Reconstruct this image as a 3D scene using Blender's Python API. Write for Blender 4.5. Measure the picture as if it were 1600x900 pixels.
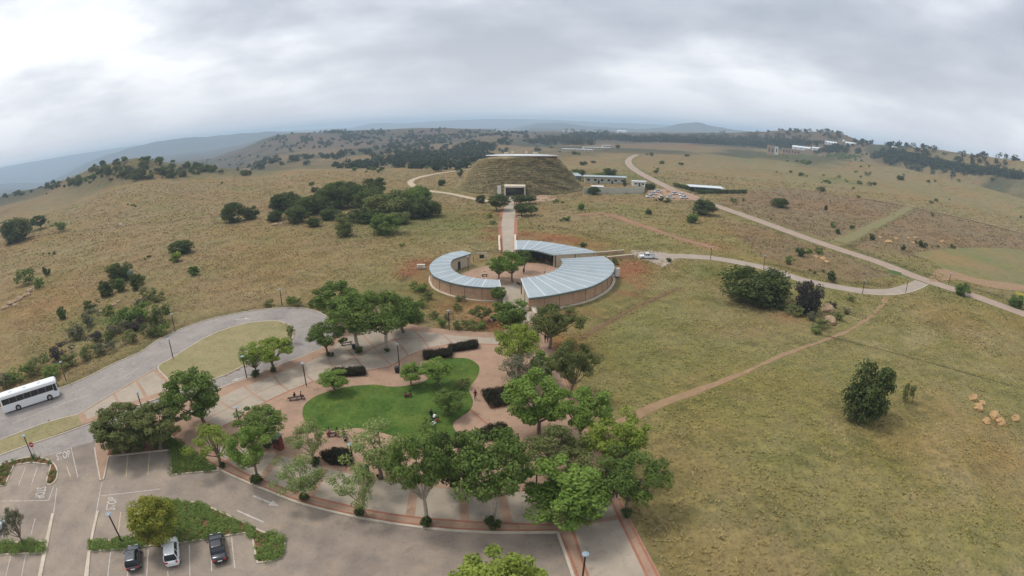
import bpy, math, random
import numpy as np
from mathutils import Vector, Matrix
R = math.radians
scene = bpy.context.scene
C = scene.collection
for o in list(bpy.data.objects): bpy.data.objects.remove(o)
random.seed(5); rng = np.random.default_rng(5)

# ------------------------------------------------------------------ camera
CAM_H, PITCH, FPX = 40.0, R(18.0), 830.0       # drone height, tilt down, focal length in pixels of a 1600 px wide picture
cd = bpy.data.cameras.new('camera'); cam = bpy.data.objects.new('camera', cd); C.objects.link(cam)
cam.location = (0, 0, CAM_H); cam.rotation_euler = (math.pi/2 - PITCH, 0, 0)
cd.type = 'PANO'; cd.sensor_width = 36.0; cd.sensor_fit = 'HORIZONTAL'; cd.clip_start = 0.5; cd.clip_end = 60000
pc = cd.cycles if hasattr(cd, 'cycles') else cd
pc.panorama_type = 'FISHEYE_LENS_POLYNOMIAL'      # the drone's wide lens: angle grows evenly with distance from the middle
pc.fisheye_fov = R(175)
pc.fisheye_polynomial_k0 = 0.0; pc.fisheye_polynomial_k1 = -1600.0/36.0/FPX
pc.fisheye_polynomial_k2 = 0.0; pc.fisheye_polynomial_k3 = 0.0; pc.fisheye_polynomial_k4 = 0.0
scene.camera = cam

# ------------------------------------------------------------------ sky, sun, exposure
SUN_EL, SUN_AZ = R(60), R(-70)                    # high, ahead and to the left, behind cloud
sun_dir = Vector((math.sin(SUN_AZ)*math.cos(SUN_EL), math.cos(SUN_AZ)*math.cos(SUN_EL), math.sin(SUN_EL)))
w = bpy.data.worlds.new('World'); scene.world = w; w.use_nodes = True
nt = w.node_tree; N = nt.nodes; L = nt.links; N.clear()
def wn(t, **kw):
    n = N.new(t)
    for k, v in kw.items(): setattr(n, k, v)
    return n
def wmath(op, a, b=None, c=None, clamp=False):
    n = N.new('ShaderNodeMath'); n.operation = op; n.use_clamp = clamp
    for i, v in enumerate((a, b, c)):
        if v is None: continue
        if hasattr(v, 'links'): L.new(v, n.inputs[i])
        else: n.inputs[i].default_value = v
    return n.outputs[0]
SKY_A, SKY_B = (14.2, 8.8, 0), (3.3, 2.1, 0)                      # where the cloud field starts
out = wn('ShaderNodeOutputWorld'); tc = wn('ShaderNodeTexCoord')
sky = wn('ShaderNodeTexSky', sky_type='NISHITA', sun_disc=False, sun_elevation=SUN_EL, sun_rotation=SUN_AZ, air_density=1.5, dust_density=3.0)
skyb = wn('ShaderNodeBackground'); L.new(sky.outputs[0], skyb.inputs[0]); skyb.inputs[1].default_value = 0.09
sep = wn('ShaderNodeSeparateXYZ'); L.new(tc.outputs['Generated'], sep.inputs[0])
zz = wmath('ADD', wmath('MAXIMUM', sep.outputs[2], 0.0), 0.24)
cmb = wn('ShaderNodeCombineXYZ')
L.new(wmath('DIVIDE', sep.outputs[0], zz), cmb.inputs[0]); L.new(wmath('DIVIDE', sep.outputs[1], zz), cmb.inputs[1])
cmb.inputs[2].default_value = 0.35
def wnoise(scale, detail, rough, dist=0.0, off=(0, 0, 0)):
    m = wn('ShaderNodeMapping'); L.new(cmb.outputs[0], m.inputs[0]); m.inputs['Location'].default_value = off
    n = wn('ShaderNodeTexNoise'); L.new(m.outputs[0], n.inputs['Vector'])
    n.inputs['Scale'].default_value = scale; n.inputs['Detail'].default_value = detail
    n.inputs['Roughness'].default_value = rough; n.inputs['Distortion'].default_value = dist
    return n.outputs[0]
big = wnoise(0.60, 2, 0.45, 0.0, SKY_A); mid = wnoise(1.35, 7, 0.52, 0.0, SKY_B)
cl = wmath('ADD', wmath('MULTIPLY', big, 0.78), wmath('MULTIPLY', mid, 0.78))
# thin cloud glows round the hidden sun
sd = wn('ShaderNodeVectorMath', operation='DOT_PRODUCT'); L.new(tc.outputs['Generated'], sd.inputs[0]); sd.inputs[1].default_value = sun_dir
glow = wmath('POWER', wmath('MAXIMUM', sd.outputs['Value'], 0.0), 2.0)
cl = wmath('ADD', cl, wmath('MULTIPLY', glow, 0.17))
ramp = wn('ShaderNodeValToRGB'); L.new(cl, ramp.inputs[0]); cr = ramp.color_ramp
cr.elements[0].position = 0.585; cr.elements[0].color = (0.345, 0.385, 0.455, 1)
cr.elements[1].position = 0.91; cr.elements[1].color = (1.0, 1.02, 1.05, 1)
e = cr.elements.new(0.695); e.color = (0.47, 0.51, 0.58, 1)
e = cr.elements.new(0.79); e.color = (0.66, 0.69, 0.75, 1)
low = wn('ShaderNodeMix', data_type='RGBA')                       # the cloud base merges into an even pale layer far off
L.new(wmath('POWER', wmath('SUBTRACT', 1.0, wmath('MAXIMUM', sep.outputs[2], 0.0), clamp=True), 7.0), low.inputs['Factor'])
L.new(ramp.outputs[0], low.inputs['A']); low.inputs['B'].default_value = (0.66, 0.67, 0.72, 1)
clb = wn('ShaderNodeBackground'); L.new(low.outputs['Result'], clb.inputs[0]); clb.inputs[1].default_value = 1.0
mx = wn('ShaderNodeMixShader'); mx.inputs[0].default_value = 0.93
L.new(skyb.outputs[0], mx.inputs[1]); L.new(clb.outputs[0], mx.inputs[2]); L.new(mx.outputs[0], out.inputs[0])
sl = bpy.data.lights.new('sun', 'SUN'); sl.energy = 1.5; sl.angle = R(12); sl.color = (1.0, 0.96, 0.9)
so = bpy.data.objects.new('sun', sl); C.objects.link(so)
so.rotation_euler = (-sun_dir).to_track_quat('-Z', 'Y').to_euler(); so.location = (0, 0, 300)
vs = scene.view_settings
vs.view_transform = 'Standard'; vs.look = 'None'; vs.exposure = 0.32; vs.gamma = 1.0; vs.use_curve_mapping = False
cy = scene.cycles
cy.use_denoising = True; cy.max_bounces = 4; cy.diffuse_bounces = 2; cy.glossy_bounces = 2; cy.transmission_bounces = 3
cy.transparent_max_bounces = 6; cy.volume_bounces = 1; cy.use_adaptive_sampling = True; cy.adaptive_threshold = 0.02

# ------------------------------------------------------------------ survey: what the lens sees, as points in the place
def ray(px, py):
    dx, dy = px - 800.0, 450.0 - py; r = math.hypot(dx, dy) + 1e-9; t = r/FPX
    x, y, z = math.sin(t)*dx/r, math.sin(t)*dy/r, math.cos(t)
    s, c = math.sin(PITCH), math.cos(PITCH)
    return (x, y*s + z*c, y*c - z*s)
def P(px, py, h=0.0):
    d = ray(px, py); k = (h - CAM_H)/d[2]
    return (d[0]*k, d[1]*k)
def PP(pts, h=0.0): return [P(x, y, h) for x, y in pts]

# ------------------------------------------------------------------ materials
MATS = {}
def mat(name, col=(0.5, 0.5, 0.5), rough=0.8, spec=0.3, metal=0.0, var=0.0, scale=1.0, bump=0.0, bscale=None, attr=None, col2=None, detail=6.0, coat=0.0, objvar=0.0, translucent=0.0, stretch=None):
    """Principled material with noise-driven colour variation between col and col2 and optional bump."""
    if name in MATS: return MATS[name]
    m = bpy.data.materials.new(name); m.use_nodes = True; t = m.node_tree; n = t.nodes; l = t.links
    b = n['Principled BSDF']; b.inputs['Roughness'].default_value = rough; b.inputs['Metallic'].default_value = metal
    b.inputs['Specular IOR Level'].default_value = spec; b.inputs['Coat Weight'].default_value = coat
    m.diffuse_color = (*col, 1)
    if col2 is None: col2 = tuple(max(0, c*(1 - var)) for c in col); col = tuple(min(1, c*(1 + var)) for c in col)
    if var == 0 and col2 == col and attr is None and objvar == 0:
        b.inputs['Base Color'].default_value = (*col, 1)
    else:
        co = n.new('ShaderNodeTexCoord').outputs['Object']
        if stretch:
            mp = n.new('ShaderNodeMapping'); mp.inputs['Scale'].default_value = stretch; l.new(co, mp.inputs[0]); co = mp.outputs[0]
        nz = n.new('ShaderNodeTexNoise'); l.new(co, nz.inputs['Vector']); nz.inputs['Scale'].default_value = scale; nz.inputs['Detail'].default_value = min(detail, 5)
        nz.inputs['Roughness'].default_value = 0.62
        mr = n.new('ShaderNodeMapRange'); l.new(nz.outputs[0], mr.inputs[0]); mr.inputs[1].default_value = 0.3; mr.inputs[2].default_value = 0.7
        f = mr.outputs[0]
        if attr:
            at = n.new('ShaderNodeAttribute'); at.attribute_name = attr
            ad = n.new('ShaderNodeMath'); ad.operation = 'MULTIPLY_ADD'; l.new(f, ad.inputs[0]); ad.inputs[1].default_value = 0.3
            ml = n.new('ShaderNodeMath'); ml.operation = 'MULTIPLY'; l.new(at.outputs['Fac'], ml.inputs[0]); ml.inputs[1].default_value = 0.7
            l.new(ml.outputs[0], ad.inputs[2]); f = ad.outputs[0]
        if objvar:
            oi = n.new('ShaderNodeObjectInfo'); ad = n.new('ShaderNodeMath'); ad.operation = 'MULTIPLY_ADD'
            sb = n.new('ShaderNodeMath'); sb.operation = 'SUBTRACT'; l.new(oi.outputs['Random'], sb.inputs[0]); sb.inputs[1].default_value = 0.5
            l.new(sb.outputs[0], ad.inputs[0]); ad.inputs[1].default_value = objvar; l.new(f, ad.inputs[2]); ad.use_clamp = True; f = ad.outputs[0]
        mi = n.new('ShaderNodeMix'); mi.data_type = 'RGBA'; l.new(f, mi.inputs['Factor'])
        mi.inputs['A'].default_value = (*col2, 1); mi.inputs['B'].default_value = (*col, 1)
        l.new(mi.outputs['Result'], b.inputs['Base Color'])
    if bump:
        co = n.new('ShaderNodeTexCoord').outputs['Object']; nb = n.new('ShaderNodeTexNoise'); l.new(co, nb.inputs['Vector'])
        nb.inputs['Scale'].default_value = bscale or scale*4; nb.inputs['Detail'].default_value = 1
        bp = n.new('ShaderNodeBump'); bp.inputs['Strength'].default_value = bump; bp.inputs['Distance'].default_value = 0.1
        l.new(nb.outputs[0], bp.inputs['Height']); l.new(bp.outputs[0], b.inputs['Normal'])
    MATS[name] = m
    return m

def mottle(m, scale, lo, hi, tint, detail=4):
    """multiply a material's colour by a tint where a noise is high: stains, wear, mowing"""
    t = m.node_tree; n = t.nodes; l = t.links; b = n['Principled BSDF']; src = b.inputs['Base Color'].links[0].from_socket
    nz = n.new('ShaderNodeTexNoise'); l.new(n.new('ShaderNodeTexCoord').outputs['Object'], nz.inputs['Vector']); nz.inputs['Scale'].default_value = scale; nz.inputs['Detail'].default_value = detail; nz.inputs['Roughness'].default_value = 0.65
    mr = n.new('ShaderNodeMapRange'); l.new(nz.outputs[0], mr.inputs[0]); mr.inputs[1].default_value = lo; mr.inputs[2].default_value = hi
    q = n.new('ShaderNodeMix'); q.data_type = 'RGBA'; q.blend_type = 'MULTIPLY'; l.new(mr.outputs[0], q.inputs['Factor']); l.new(src, q.inputs['A']); q.inputs['B'].default_value = (*tint, 1); l.new(q.outputs['Result'], b.inputs['Base Color'])
# ------------------------------------------------------------------ mesh helpers
def tag(o, label=None, cat=None, group=None, kind=None):
    if label: o['label'] = label
    if cat: o['category'] = cat
    if group: o['group'] = group
    if kind: o['kind'] = kind
    return o
def link(name, me, parent=None, m=None):
    o = bpy.data.objects.new(name, me); C.objects.link(o)
    if m is not None:
        for q in (m if isinstance(m, (list, tuple)) else [m]): me.materials.append(q)
    if parent is not None: o.parent = parent
    return o
def empty(name, loc=(0, 0, 0), rz=0.0, label=None, cat=None, group=None):
    o = bpy.data.objects.new(name, None); C.objects.link(o); o.location = loc; o.rotation_euler = (0, 0, rz)
    o.empty_display_size = 0.5
    return tag(o, label, cat, group)
def npmesh(name, V, F, attr=None, smooth=False, mi=None):
    """fast mesh from arrays; F is (n,k)"""
    V = np.asarray(V, np.float32); F = np.asarray(F, np.int32); n, k = F.shape
    me = bpy.data.meshes.new(name)
    me.vertices.add(len(V)); me.vertices.foreach_set('co', V.ravel())
    me.loops.add(n*k); me.loops.foreach_set('vertex_index', F.ravel())
    me.polygons.add(n); me.polygons.foreach_set('loop_start', np.arange(0, n*k, k, dtype=np.int32))
    try: me.polygons.foreach_set('loop_total', np.full(n, k, np.int32))
    except Exception: pass
    if smooth: me.polygons.foreach_set('use_smooth', np.ones(n, bool))
    if mi is not None: me.polygons.foreach_set('material_index', np.asarray(mi, np.int32))
    me.update(calc_edges=True)
    if attr is not None:
        a = me.attributes.new('v', 'FLOAT', 'FACE'); a.data.foreach_set('value', np.asarray(attr, np.float32))
    return me
class MB:
    """collects shapes of one part"""
    def __init__(s): s.v, s.f, s.m = [], [], []
    def add(s, vs, fs, mi=0):
        b = len(s.v); s.v += [tuple(p) for p in vs]; s.f += [tuple(b + i for i in f) for f in fs]; s.m += [mi]*len(fs); return s
    def box(s, x0, y0, z0, x1, y1, z1, mi=0, M=None):
        vs = [Vector((x, y, z)) for z in (z0, z1) for y in (y0, y1) for x in (x0, x1)]
        if M is not None: vs = [M @ v for v in vs]
        return s.add(vs, [(0, 2, 3, 1), (4, 5, 7, 6), (0, 1, 5, 4), (2, 6, 7, 3), (0, 4, 6, 2), (1, 3, 7, 5)], mi)
    def prism(s, pts, z0, z1, mi=0):
        n = len(pts)
        a = sum(pts[i][0]*pts[(i+1) % n][1] - pts[(i+1) % n][0]*pts[i][1] for i in range(n))
        if a < 0: pts = pts[::-1]
        vs = [(x, y, z0) for x, y in pts] + [(x, y, z1) for x, y in pts]
        fs = [tuple(range(n, 2*n)), tuple(range(n-1, -1, -1))] + [(i, (i+1) % n, n + (i+1) % n, n + i) for i in range(n)]
        return s.add(vs, fs, mi)
    def tube(s, pts, rads, k=8, mi=0, cap=True):
        rings = []
        for i, p in enumerate(pts):
            p = Vector(p); a = Vector(pts[max(i-1, 0)]); b = Vector(pts[min(i+1, len(pts)-1)])
            d = (b - a).normalized(); u = d.orthogonal().normalized() if i == 0 else (u - d*u.dot(d)).normalized(); q = d.cross(u)
            r = rads[i] if isinstance(rads, (list, tuple)) else rads
            rings.append([p + (u*math.cos(2*math.pi*j/k) + q*math.sin(2*math.pi*j/k))*r for j in range(k)])
        vs = [v for rg in rings for v in rg]; fs = []
        for i in range(len(rings)-1):
            for j in range(k): fs.append((i*k+j, i*k+(j+1) % k, (i+1)*k+(j+1) % k, (i+1)*k+j))
        if cap: fs += [tuple(range(k-1, -1, -1)), tuple(range((len(rings)-1)*k, len(rings)*k))]
        return s.add(vs, fs, mi)
    def loft(s, rings, mi=0, cap=True, closed=True):
        k = len(rings[0]); vs = [v for r in rings for v in r]; fs = []
        for i in range(len(rings)-1):
            for j in range(k if closed else k-1): fs.append((i*k+j, i*k+(j+1) % k, (i+1)*k+(j+1) % k, (i+1)*k+j))
        if cap: fs += [tuple(range(k-1, -1, -1)), tuple(range((len(rings)-1)*k, len(rings)*k))]
        return s.add(vs, fs, mi)
    def mesh(s, name, smooth=False):
        me = bpy.data.meshes.new(name); me.from_pydata(s.v, [], s.f); me.update()
        if any(s.m): me.polygons.foreach_set('material_index', s.m)
        if smooth: me.polygons.foreach_set('use_smooth', [True]*len(me.polygons))
        return me
    def build(s, name, m, parent=None, smooth=False): return link(name, s.mesh(name, smooth), parent, m)
def copy_tree(o, parent=None, mats=None):
    c = o.copy(); C.objects.link(c)
    if parent is not None: c.parent = parent
    for ch in o.children: copy_tree(ch, c)
    return c
def spline(pts, n=8, closed=False):
    """Catmull-Rom through 2D/3D points"""
    p = [np.array(q, float) for q in pts]; o = []; m = len(p)
    for i in range(m if closed else m-1):
        a, b, c, d = (p[(i-1) % m], p[i], p[(i+1) % m], p[(i+2) % m]) if closed else (p[max(i-1, 0)], p[i], p[i+1], p[min(i+2, m-1)])
        for k in range(n):
            t = k/n; o.append(tuple(0.5*((2*b) + (c-a)*t + (2*a-5*b+4*c-d)*t*t + (3*b-a-3*c+d)*t**3)))
    if not closed: o.append(tuple(p[-1]))
    return o
def inpoly(X, Y, poly):
    X = np.asarray(X); ins = np.zeros(X.shape, bool); n = len(poly); j = n-1
    for i in range(n):
        xi, yi = poly[i][0], poly[i][1]; xj, yj = poly[j][0], poly[j][1]
        c = ((yi > Y) != (yj > Y)) & (X < (xj-xi)*(Y-yi)/(yj-yi+1e-12) + xi); ins ^= c; j = i
    return ins
def distline(X, Y, line):
    X = np.asarray(X, float); Y = np.asarray(Y, float); d = np.full(X.shape, 1e9)
    for (ax, ay), (bx, by) in zip(line[:-1], line[1:]):
        vx, vy = bx-ax, by-ay; t = np.clip(((X-ax)*vx + (Y-ay)*vy)/(vx*vx+vy*vy+1e-12), 0, 1)
        d = np.minimum(d, np.hypot(X-ax-t*vx, Y-ay-t*vy))
    return d
from mathutils.geometry import tessellate_polygon
def flat(name, poly, z, m, parent=None, kind=None, th=0.0):
    """a level sheet (or slab with thickness th below z) with any outline"""
    poly = [tuple(p[:2]) for p in poly]; n = len(poly)
    tr = tessellate_polygon([[Vector((x, y, 0)) for x, y in poly]])
    a = sum(poly[i][0]*poly[(i+1) % n][1] - poly[(i+1) % n][0]*poly[i][1] for i in range(n))
    fs = []
    for t in tr:
        (x0, y0), (x1, y1), (x2, y2) = (poly[i] for i in t)
        fs.append(tuple(t) if (x1-x0)*(y2-y0)-(x2-x0)*(y1-y0) > 0 else tuple(t[::-1]))
    vs = [(x, y, z) for x, y in poly]
    if th:
        vs += [(x, y, z-th) for x, y in poly]
        for i in range(n):
            q = (i, n+i, n+(i+1) % n, (i+1) % n); fs.append(q if a > 0 else q[::-1])
    me = bpy.data.meshes.new(name); me.from_pydata(vs, [], fs); me.update()
    o = link(name, me, parent, m)
    if kind: o['kind'] = kind
    return o
def strip(name, line, wd, z0, z1, m, parent=None, kind=None, closed=False, zfun=None):
    """a band of width wd along a line; z1>z0 gives it a body (kerb, wall)"""
    n = len(line); Lf, Rt = [], []
    for i in range(n):
        a = np.array(line[(i-1) % n] if closed else line[max(i-1, 0)][:2]); b = np.array(line[(i+1) % n] if closed else line[min(i+1, n-1)][:2])
        d = b[:2]-a[:2]; d = d/(np.linalg.norm(d)+1e-9); q = np.array((-d[1], d[0]))*wd/2; p = np.array(line[i][:2])
        Lf.append(p+q); Rt.append(p-q)
    mb = MB(); rings = []
    for i in range(n):
        g = zfun(*line[i][:2]) if zfun else 0.0
        if z1 > z0: rings.append([(*Rt[i], g+z0), (*Rt[i], g+z1), (*Lf[i], g+z1), (*Lf[i], g+z0)])
        else: rings.append([(*Rt[i], g+z1), (*Lf[i], g+z1)])
    if closed: rings.append(rings[0])
    mb.loft(rings, cap=(z1 > z0 and not closed), closed=(z1 > z0))
    if z1 <= z0: mb.f = [f[::1] for f in mb.f]
    o = mb.build(name, m, parent)
    if kind: o['kind'] = kind
    return o
# ------------------------------------------------------------------ terrain: crest lines and valleys at their distances
def crest(pts):
    """(px,py,range) -> sorted arrays az, r, z"""
    o = []
    for px, py, r in pts:
        d = ray(px, py); o.append((math.atan2(d[0], d[1]), r, CAM_H + r*d[2]/math.hypot(d[0], d[1])))
    o.sort(); return np.array(o).T
L1 = crest([(-60, 336, 1000), (0, 307, 1000), (60, 294, 900), (110, 278, 760), (150, 261, 680), (185, 251, 630), (212, 246, 600), (240, 250, 600), (280, 257, 600), (330, 262, 590),
            (380, 266, 570), (420, 269, 550), (470, 266, 500), (560, 265, 490), (640, 265, 490), (720, 262, 520), (770, 252, 620), (820, 239, 780), (900, 231, 950), (1000, 228, 1100),
            (1100, 229, 1150), (1200, 235, 1100), (1300, 247, 900), (1400, 262, 800), (1500, 283, 700), (1600, 312, 600), (1700, 345, 600)])
L2 = crest([(-60, 330, 1900), (0, 310, 1900), (100, 284, 2000), (200, 262, 2000), (330, 248, 2000), (380, 232, 2000), (410, 218, 2000), (430, 212, 2000), (470, 207, 2000), (520, 206, 2000), (620, 201, 2000),
            (700, 200, 2000), (760, 202, 2000), (820, 205, 2100), (880, 206, 2100), (960, 207, 2100), (1050, 208, 2100), (1150, 207, 1900), (1200, 205, 1700), (1230, 204, 1650), (1262, 206, 1600),
            (1285, 204, 1550), (1310, 207, 1500), (1340, 217, 1400), (1365, 225, 1300), (1400, 226, 1200), (1440, 230, 1150), (1500, 238, 1100), (1560, 246, 1050), (1600, 251, 1000), (1700, 275, 1000)])
L3 = crest([(-80, 312, 5600), (0, 288, 5600), (40, 286, 5600), (70, 286, 5600), (110, 268, 5600), (140, 252, 5600), (160, 245, 5600), (200, 232, 5800), (240, 222, 6000), (290, 215, 6000), (320, 214, 6000), (360, 210, 6000), (400, 207, 6000), (430, 205, 6000),
            (465, 207, 6000), (520, 212, 6000), (600, 206, 6000), (800, 201, 6000), (840, 193, 6000), (880, 192, 6000), (920, 198, 6000), (1000, 202, 6000), (1040, 199, 6000), (1060, 193, 6000),
            (1092, 191, 6000), (1112, 197, 6000), (1150, 203, 6000), (1250, 216, 6000), (1400, 245, 6000), (1600, 285, 6000)])
L4 = crest([(-80, 284, 11000), (0, 262, 11000), (60, 251, 11000), (140, 238, 11000), (200, 229, 11000), (260, 222, 11000), (400, 209, 11000), (550, 199, 11000), (585, 192, 11000), (640, 192, 11000),
            (700, 188, 11000), (760, 186, 11000), (820, 186, 11000), (880, 188, 11000), (940, 191, 11000), (1000, 193, 11000), (1060, 196, 11000), (1200, 212, 11000), (1400, 240, 11000), (1600, 280, 11000)])
AZ = np.radians(np.linspace(-62, 62, 249))
def lay(Lr): return np.interp(AZ, Lr[0], Lr[1]), np.interp(AZ, Lr[0], Lr[2])
r1, z1 = lay(L1); r2, z2 = lay(L2); r3, z3 = lay(L3); r4, z4 = lay(L4)
kop = np.clip((np.radians(-25) - AZ)/np.radians(6), 0, 1)          # left: the land falls away behind the koppie
leftv = np.clip((np.radians(-2) - AZ)/np.radians(5), 0, 1)         # left of the mound: a wooded valley
lev = [(np.full_like(AZ, 1.0), np.zeros_like(AZ)), (np.full_like(AZ, 330.0), np.zeros_like(AZ)),
       (np.minimum(r1*0.80, r1-60), np.where(z1 > 6, z1*0.35, np.minimum(z1, 0)*0.6)),
       (r1, z1),
       (r1*1.30, np.minimum(z1, 0) - leftv*(9 + 14*kop) + (1-leftv)*np.minimum(z1*0.5, 3)),
       ((r1*1.3 + r2)/2, leftv*(z2*0.25 - 16 - 14*kop) + (1-leftv)*(z1*0.4 + z2*0.4)),
       (r2, z2), (r2*1.3, np.minimum(z2, z3) - 28), (r3*0.85, np.minimum(z2, z3) - 22), (r3, z3), (r3*1.3, np.minimum(z3, z4) - 45),
       (r4, z4), (r4*1.25, z4 - 70), (np.full_like(AZ, 15000.0), np.full_like(AZ, -60.0))]
LR = np.log(np.array([a for a, b in lev])); LZ = np.array([b for a, b in lev])
# table over (log r, az), smooth between levels
LG = np.linspace(0, math.log(15000), 420); TAB = np.zeros((len(LG), len(AZ)))
for j in range(len(AZ)):
    i = np.clip(np.searchsorted(LR[:, j], LG, side='right')-1, 0, len(lev)-2)
    t = np.clip((LG - LR[i, j])/(LR[i+1, j]-LR[i, j]), 0, 1); t = t*t*(3-2*t)
    TAB[:, j] = LZ[i, j]*(1-t) + LZ[i+1, j]*t
# knolls and roughness on the far slopes
def fbm(X, Y, s, seed, oct=4):
    o = np.zeros(np.shape(X)); a = 1.0; q = np.random.default_rng(seed)
    for k in range(oct):
        for _ in range(3):
            th = q.uniform(0, 2*math.pi); ph = q.uniform(0, 6.28); ph2 = q.uniform(0, 6.28); fr = q.uniform(0.8, 1.25)*2*math.pi/s
            u = X*math.cos(th) + Y*math.sin(th); v = -X*math.sin(th) + Y*math.cos(th)
            o += a*np.sin(u*fr + ph + 1.1*np.sin(v*fr*0.7 + ph2))/3
        a *= 0.5; s *= 0.47
    return o
def terr(X, Y):
    X = np.asarray(X, float); Y = np.asarray(Y, float)
    r = np.maximum(np.hypot(X, Y), 1.0); az = np.arctan2(X, Y)
    az = np.clip(az, AZ[0]+1e-6, AZ[-1]-1e-6); lg = np.clip(np.log(r), 0, LG[-1]-1e-6)
    fi = (az-AZ[0])/(AZ[1]-AZ[0]); gi = lg/(LG[1]-LG[0]); i = fi.astype(int); k = gi.astype(int); a = fi-i; b = gi-k
    z = TAB[k, i]*(1-a)*(1-b) + TAB[k, i+1]*a*(1-b) + TAB[k+1, i]*(1-a)*b + TAB[k+1, i+1]*a*b
    amp = np.clip((r-360)/600, 0, 1)*2.2 + np.clip((r-1500)/3000, 0, 1)*7
    return z + fbm(X, Y, 260, 3)*amp*0.55
def T(x, y): return float(terr(np.array([x]), np.array([y]))[0])
def G(px, py):
    """first meeting of the line of sight with the land"""
    d = ray(px, py); hd = math.hypot(d[0], d[1]); rr = np.exp(np.linspace(math.log(20), math.log(14000), 900))
    X = d[0]/hd*rr; Y = d[1]/hd*rr; Z = CAM_H + d[2]/hd*rr; h = terr(X, Y); k = np.argmax(Z <= h)
    if Z[k] > h[k]: return None
    if k == 0: return (*P(px, py), 0.0)
    f = (Z[k-1]-h[k-1])/((Z[k-1]-h[k-1]) + (h[k]-Z[k]) + 1e-9); x = X[k-1]+(X[k]-X[k-1])*f; y = Y[k-1]+(Y[k]-Y[k-1])*f
    return (x, y, T(x, y))
def GG(pts): return [G(x, y) for x, y in pts]
def slant(p): return math.sqrt(p[0]**2 + p[1]**2 + (CAM_H-p[2])**2)
# ------------------------------------------------------------------ outlines of the place (world metres)
MKT = (3.0, 128.5)                                   # middle of the round market building
road_outer = spline(PP([(-170, 722), (-60, 664), (0, 638), (91, 608), (136, 590), (175, 570), (220, 550), (250, 530), (300, 508), (350, 494), (400, 485), (450, 481), (480, 483), (502, 490), (516, 500), (523, 512), (522, 524)]), 6)
plaza_lane = spline(PP([(522, 524), (508, 541), (483, 553), (444, 568), (405, 584), (361, 600), (320, 616), (280, 631), (235, 647), (185, 668), (150, 690)]), 6)
lane_top = spline(PP([(280, 613), (235, 627), (194, 641), (144, 661), (95, 679), (47, 695), (0, 712), (-60, 738), (-170, 790)]), 6)
road_poly = road_outer + plaza_lane + PP([(140, 692), (111, 699), (66, 713), (20, 723), (0, 730), (-60, 757), (-170, 812)])
oval = spline(PP([(247, 573), (269, 559), (314, 531), (347, 516), (386, 505), (425, 501), (444, 504), (457, 512), (459, 524), (440, 543), (405, 560), (375, 574), (350, 586), (320, 597), (277, 609), (262, 592)], 0.1), 5, True)
crossing = PP([(243, 576), (262, 592), (277, 609), (235, 627), (194, 641), (128, 664), (122, 648), (180, 613)], 0.1)
strip_lawn = PP([(-170, 757), (-60, 711), (0, 688), (76, 660), (108, 648), (122, 648), (128, 664), (47, 694), (0, 711), (-60, 737), (-170, 789)], 0.1)
kerb_arc = spline(PP([(268, 683), (277, 689), (314, 716), (345, 735), (386, 754), (425, 770), (464, 785), (503, 796), (550, 807), (597, 816), (646, 823), (700, 829), (755, 832), (809, 833), (871, 832)]), 5)
right_edge = spline(PP([(1060, 960), (1031, 900), (984, 810), (960, 757), (935, 700), (912, 650), (888, 600), (868, 552), (852, 518), (842, 500)]), 4)
top_edge = spline(PP([(785, 521), (745, 519), (700, 516), (652, 509), (600, 500), (560, 499), (530, 503), (523, 514)]), 4)
plaza_poly = kerb_arc + PP([(883, 865), (895, 900), (915, 960)]) + right_edge + PP([(829, 489), (797, 495)]) + top_edge + plaza_lane[1:] + PP([(148, 700), (152, 725), (157, 751), (162, 750), (170, 714), (220, 708), (268, 703)])
parking_poly = PP([(150, 690), (100, 700), (0, 712), (-60, 738), (-200, 800), (-200, 1010), (300, 1040), (915, 1010), (960, 960), (900, 800), (700, 790), (500, 760), (300, 690)])
lawn = spline(PP([(475, 655), (473, 640), (480, 628), (500, 616), (539, 605), (584, 601), (609, 604), (632, 603), (660, 597), (674, 586), (682, 570), (694, 561), (714, 559), (733, 561), (747, 570), (749, 579), (745, 590), (733, 607),
                  (736, 617), (739, 628), (735, 640), (722, 650), (711, 658), (708, 666), (714, 678), (717, 690), (705, 698), (670, 697), (630, 686), (600, 677), (572, 670), (554, 669), (539, 671), (510, 674), (490, 668)], 0.1), 5, True)
bed_main = spline(PP([(140, 846), (216, 838), (232, 800), (255, 781), (285, 785), (314, 788), (370, 812), (411, 832), (437, 837), (445, 849), (443, 862), (433, 874), (403, 880)]), 3) + PP([(398, 858), (395, 842), (382, 833), (283, 848), (139, 862)])
bed_corner = PP([(268, 704), (269, 687), (277, 689), (314, 716), (345, 735), (268, 742)])
bed_left = PP([(-80, 856), (0, 849), (70, 846), (73, 855), (68, 864), (0, 867), (-80, 875)])
isle_left = spline(PP([(-60, 757), (0, 728), (16, 722), (45, 715), (70, 717), (86, 727), (90, 742), (86, 753), (78, 758), (73, 753), (77, 738), (80, 727)]), 3) + PP([(50, 723), (22, 727), (8, 759), (0, 760), (-60, 775)])
bed_trees = PP([(168, 712), (175, 690), (215, 672), (262, 660), (285, 672), (268, 687), (268, 703)])
hedges = [PP([(662, 556), (662, 564), (707, 560), (706, 550)]), PP([(702, 546), (703, 552), (747, 546), (745, 537)]), PP([(520, 584), (522, 591), (571, 588), (570, 580)]),
          PP([(501, 717), (516, 728), (550, 729), (549, 711), (525, 709)]), PP([(752, 616), (766, 640), (812, 632), (808, 608)]), PP([(735, 688), (750, 690), (800, 688), (788, 668), (765, 672)])]
axis_low = [P(785, 447), P(820, 441), P(843, 500), P(829, 505), P(800, 500), P(788, 480)]
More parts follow.
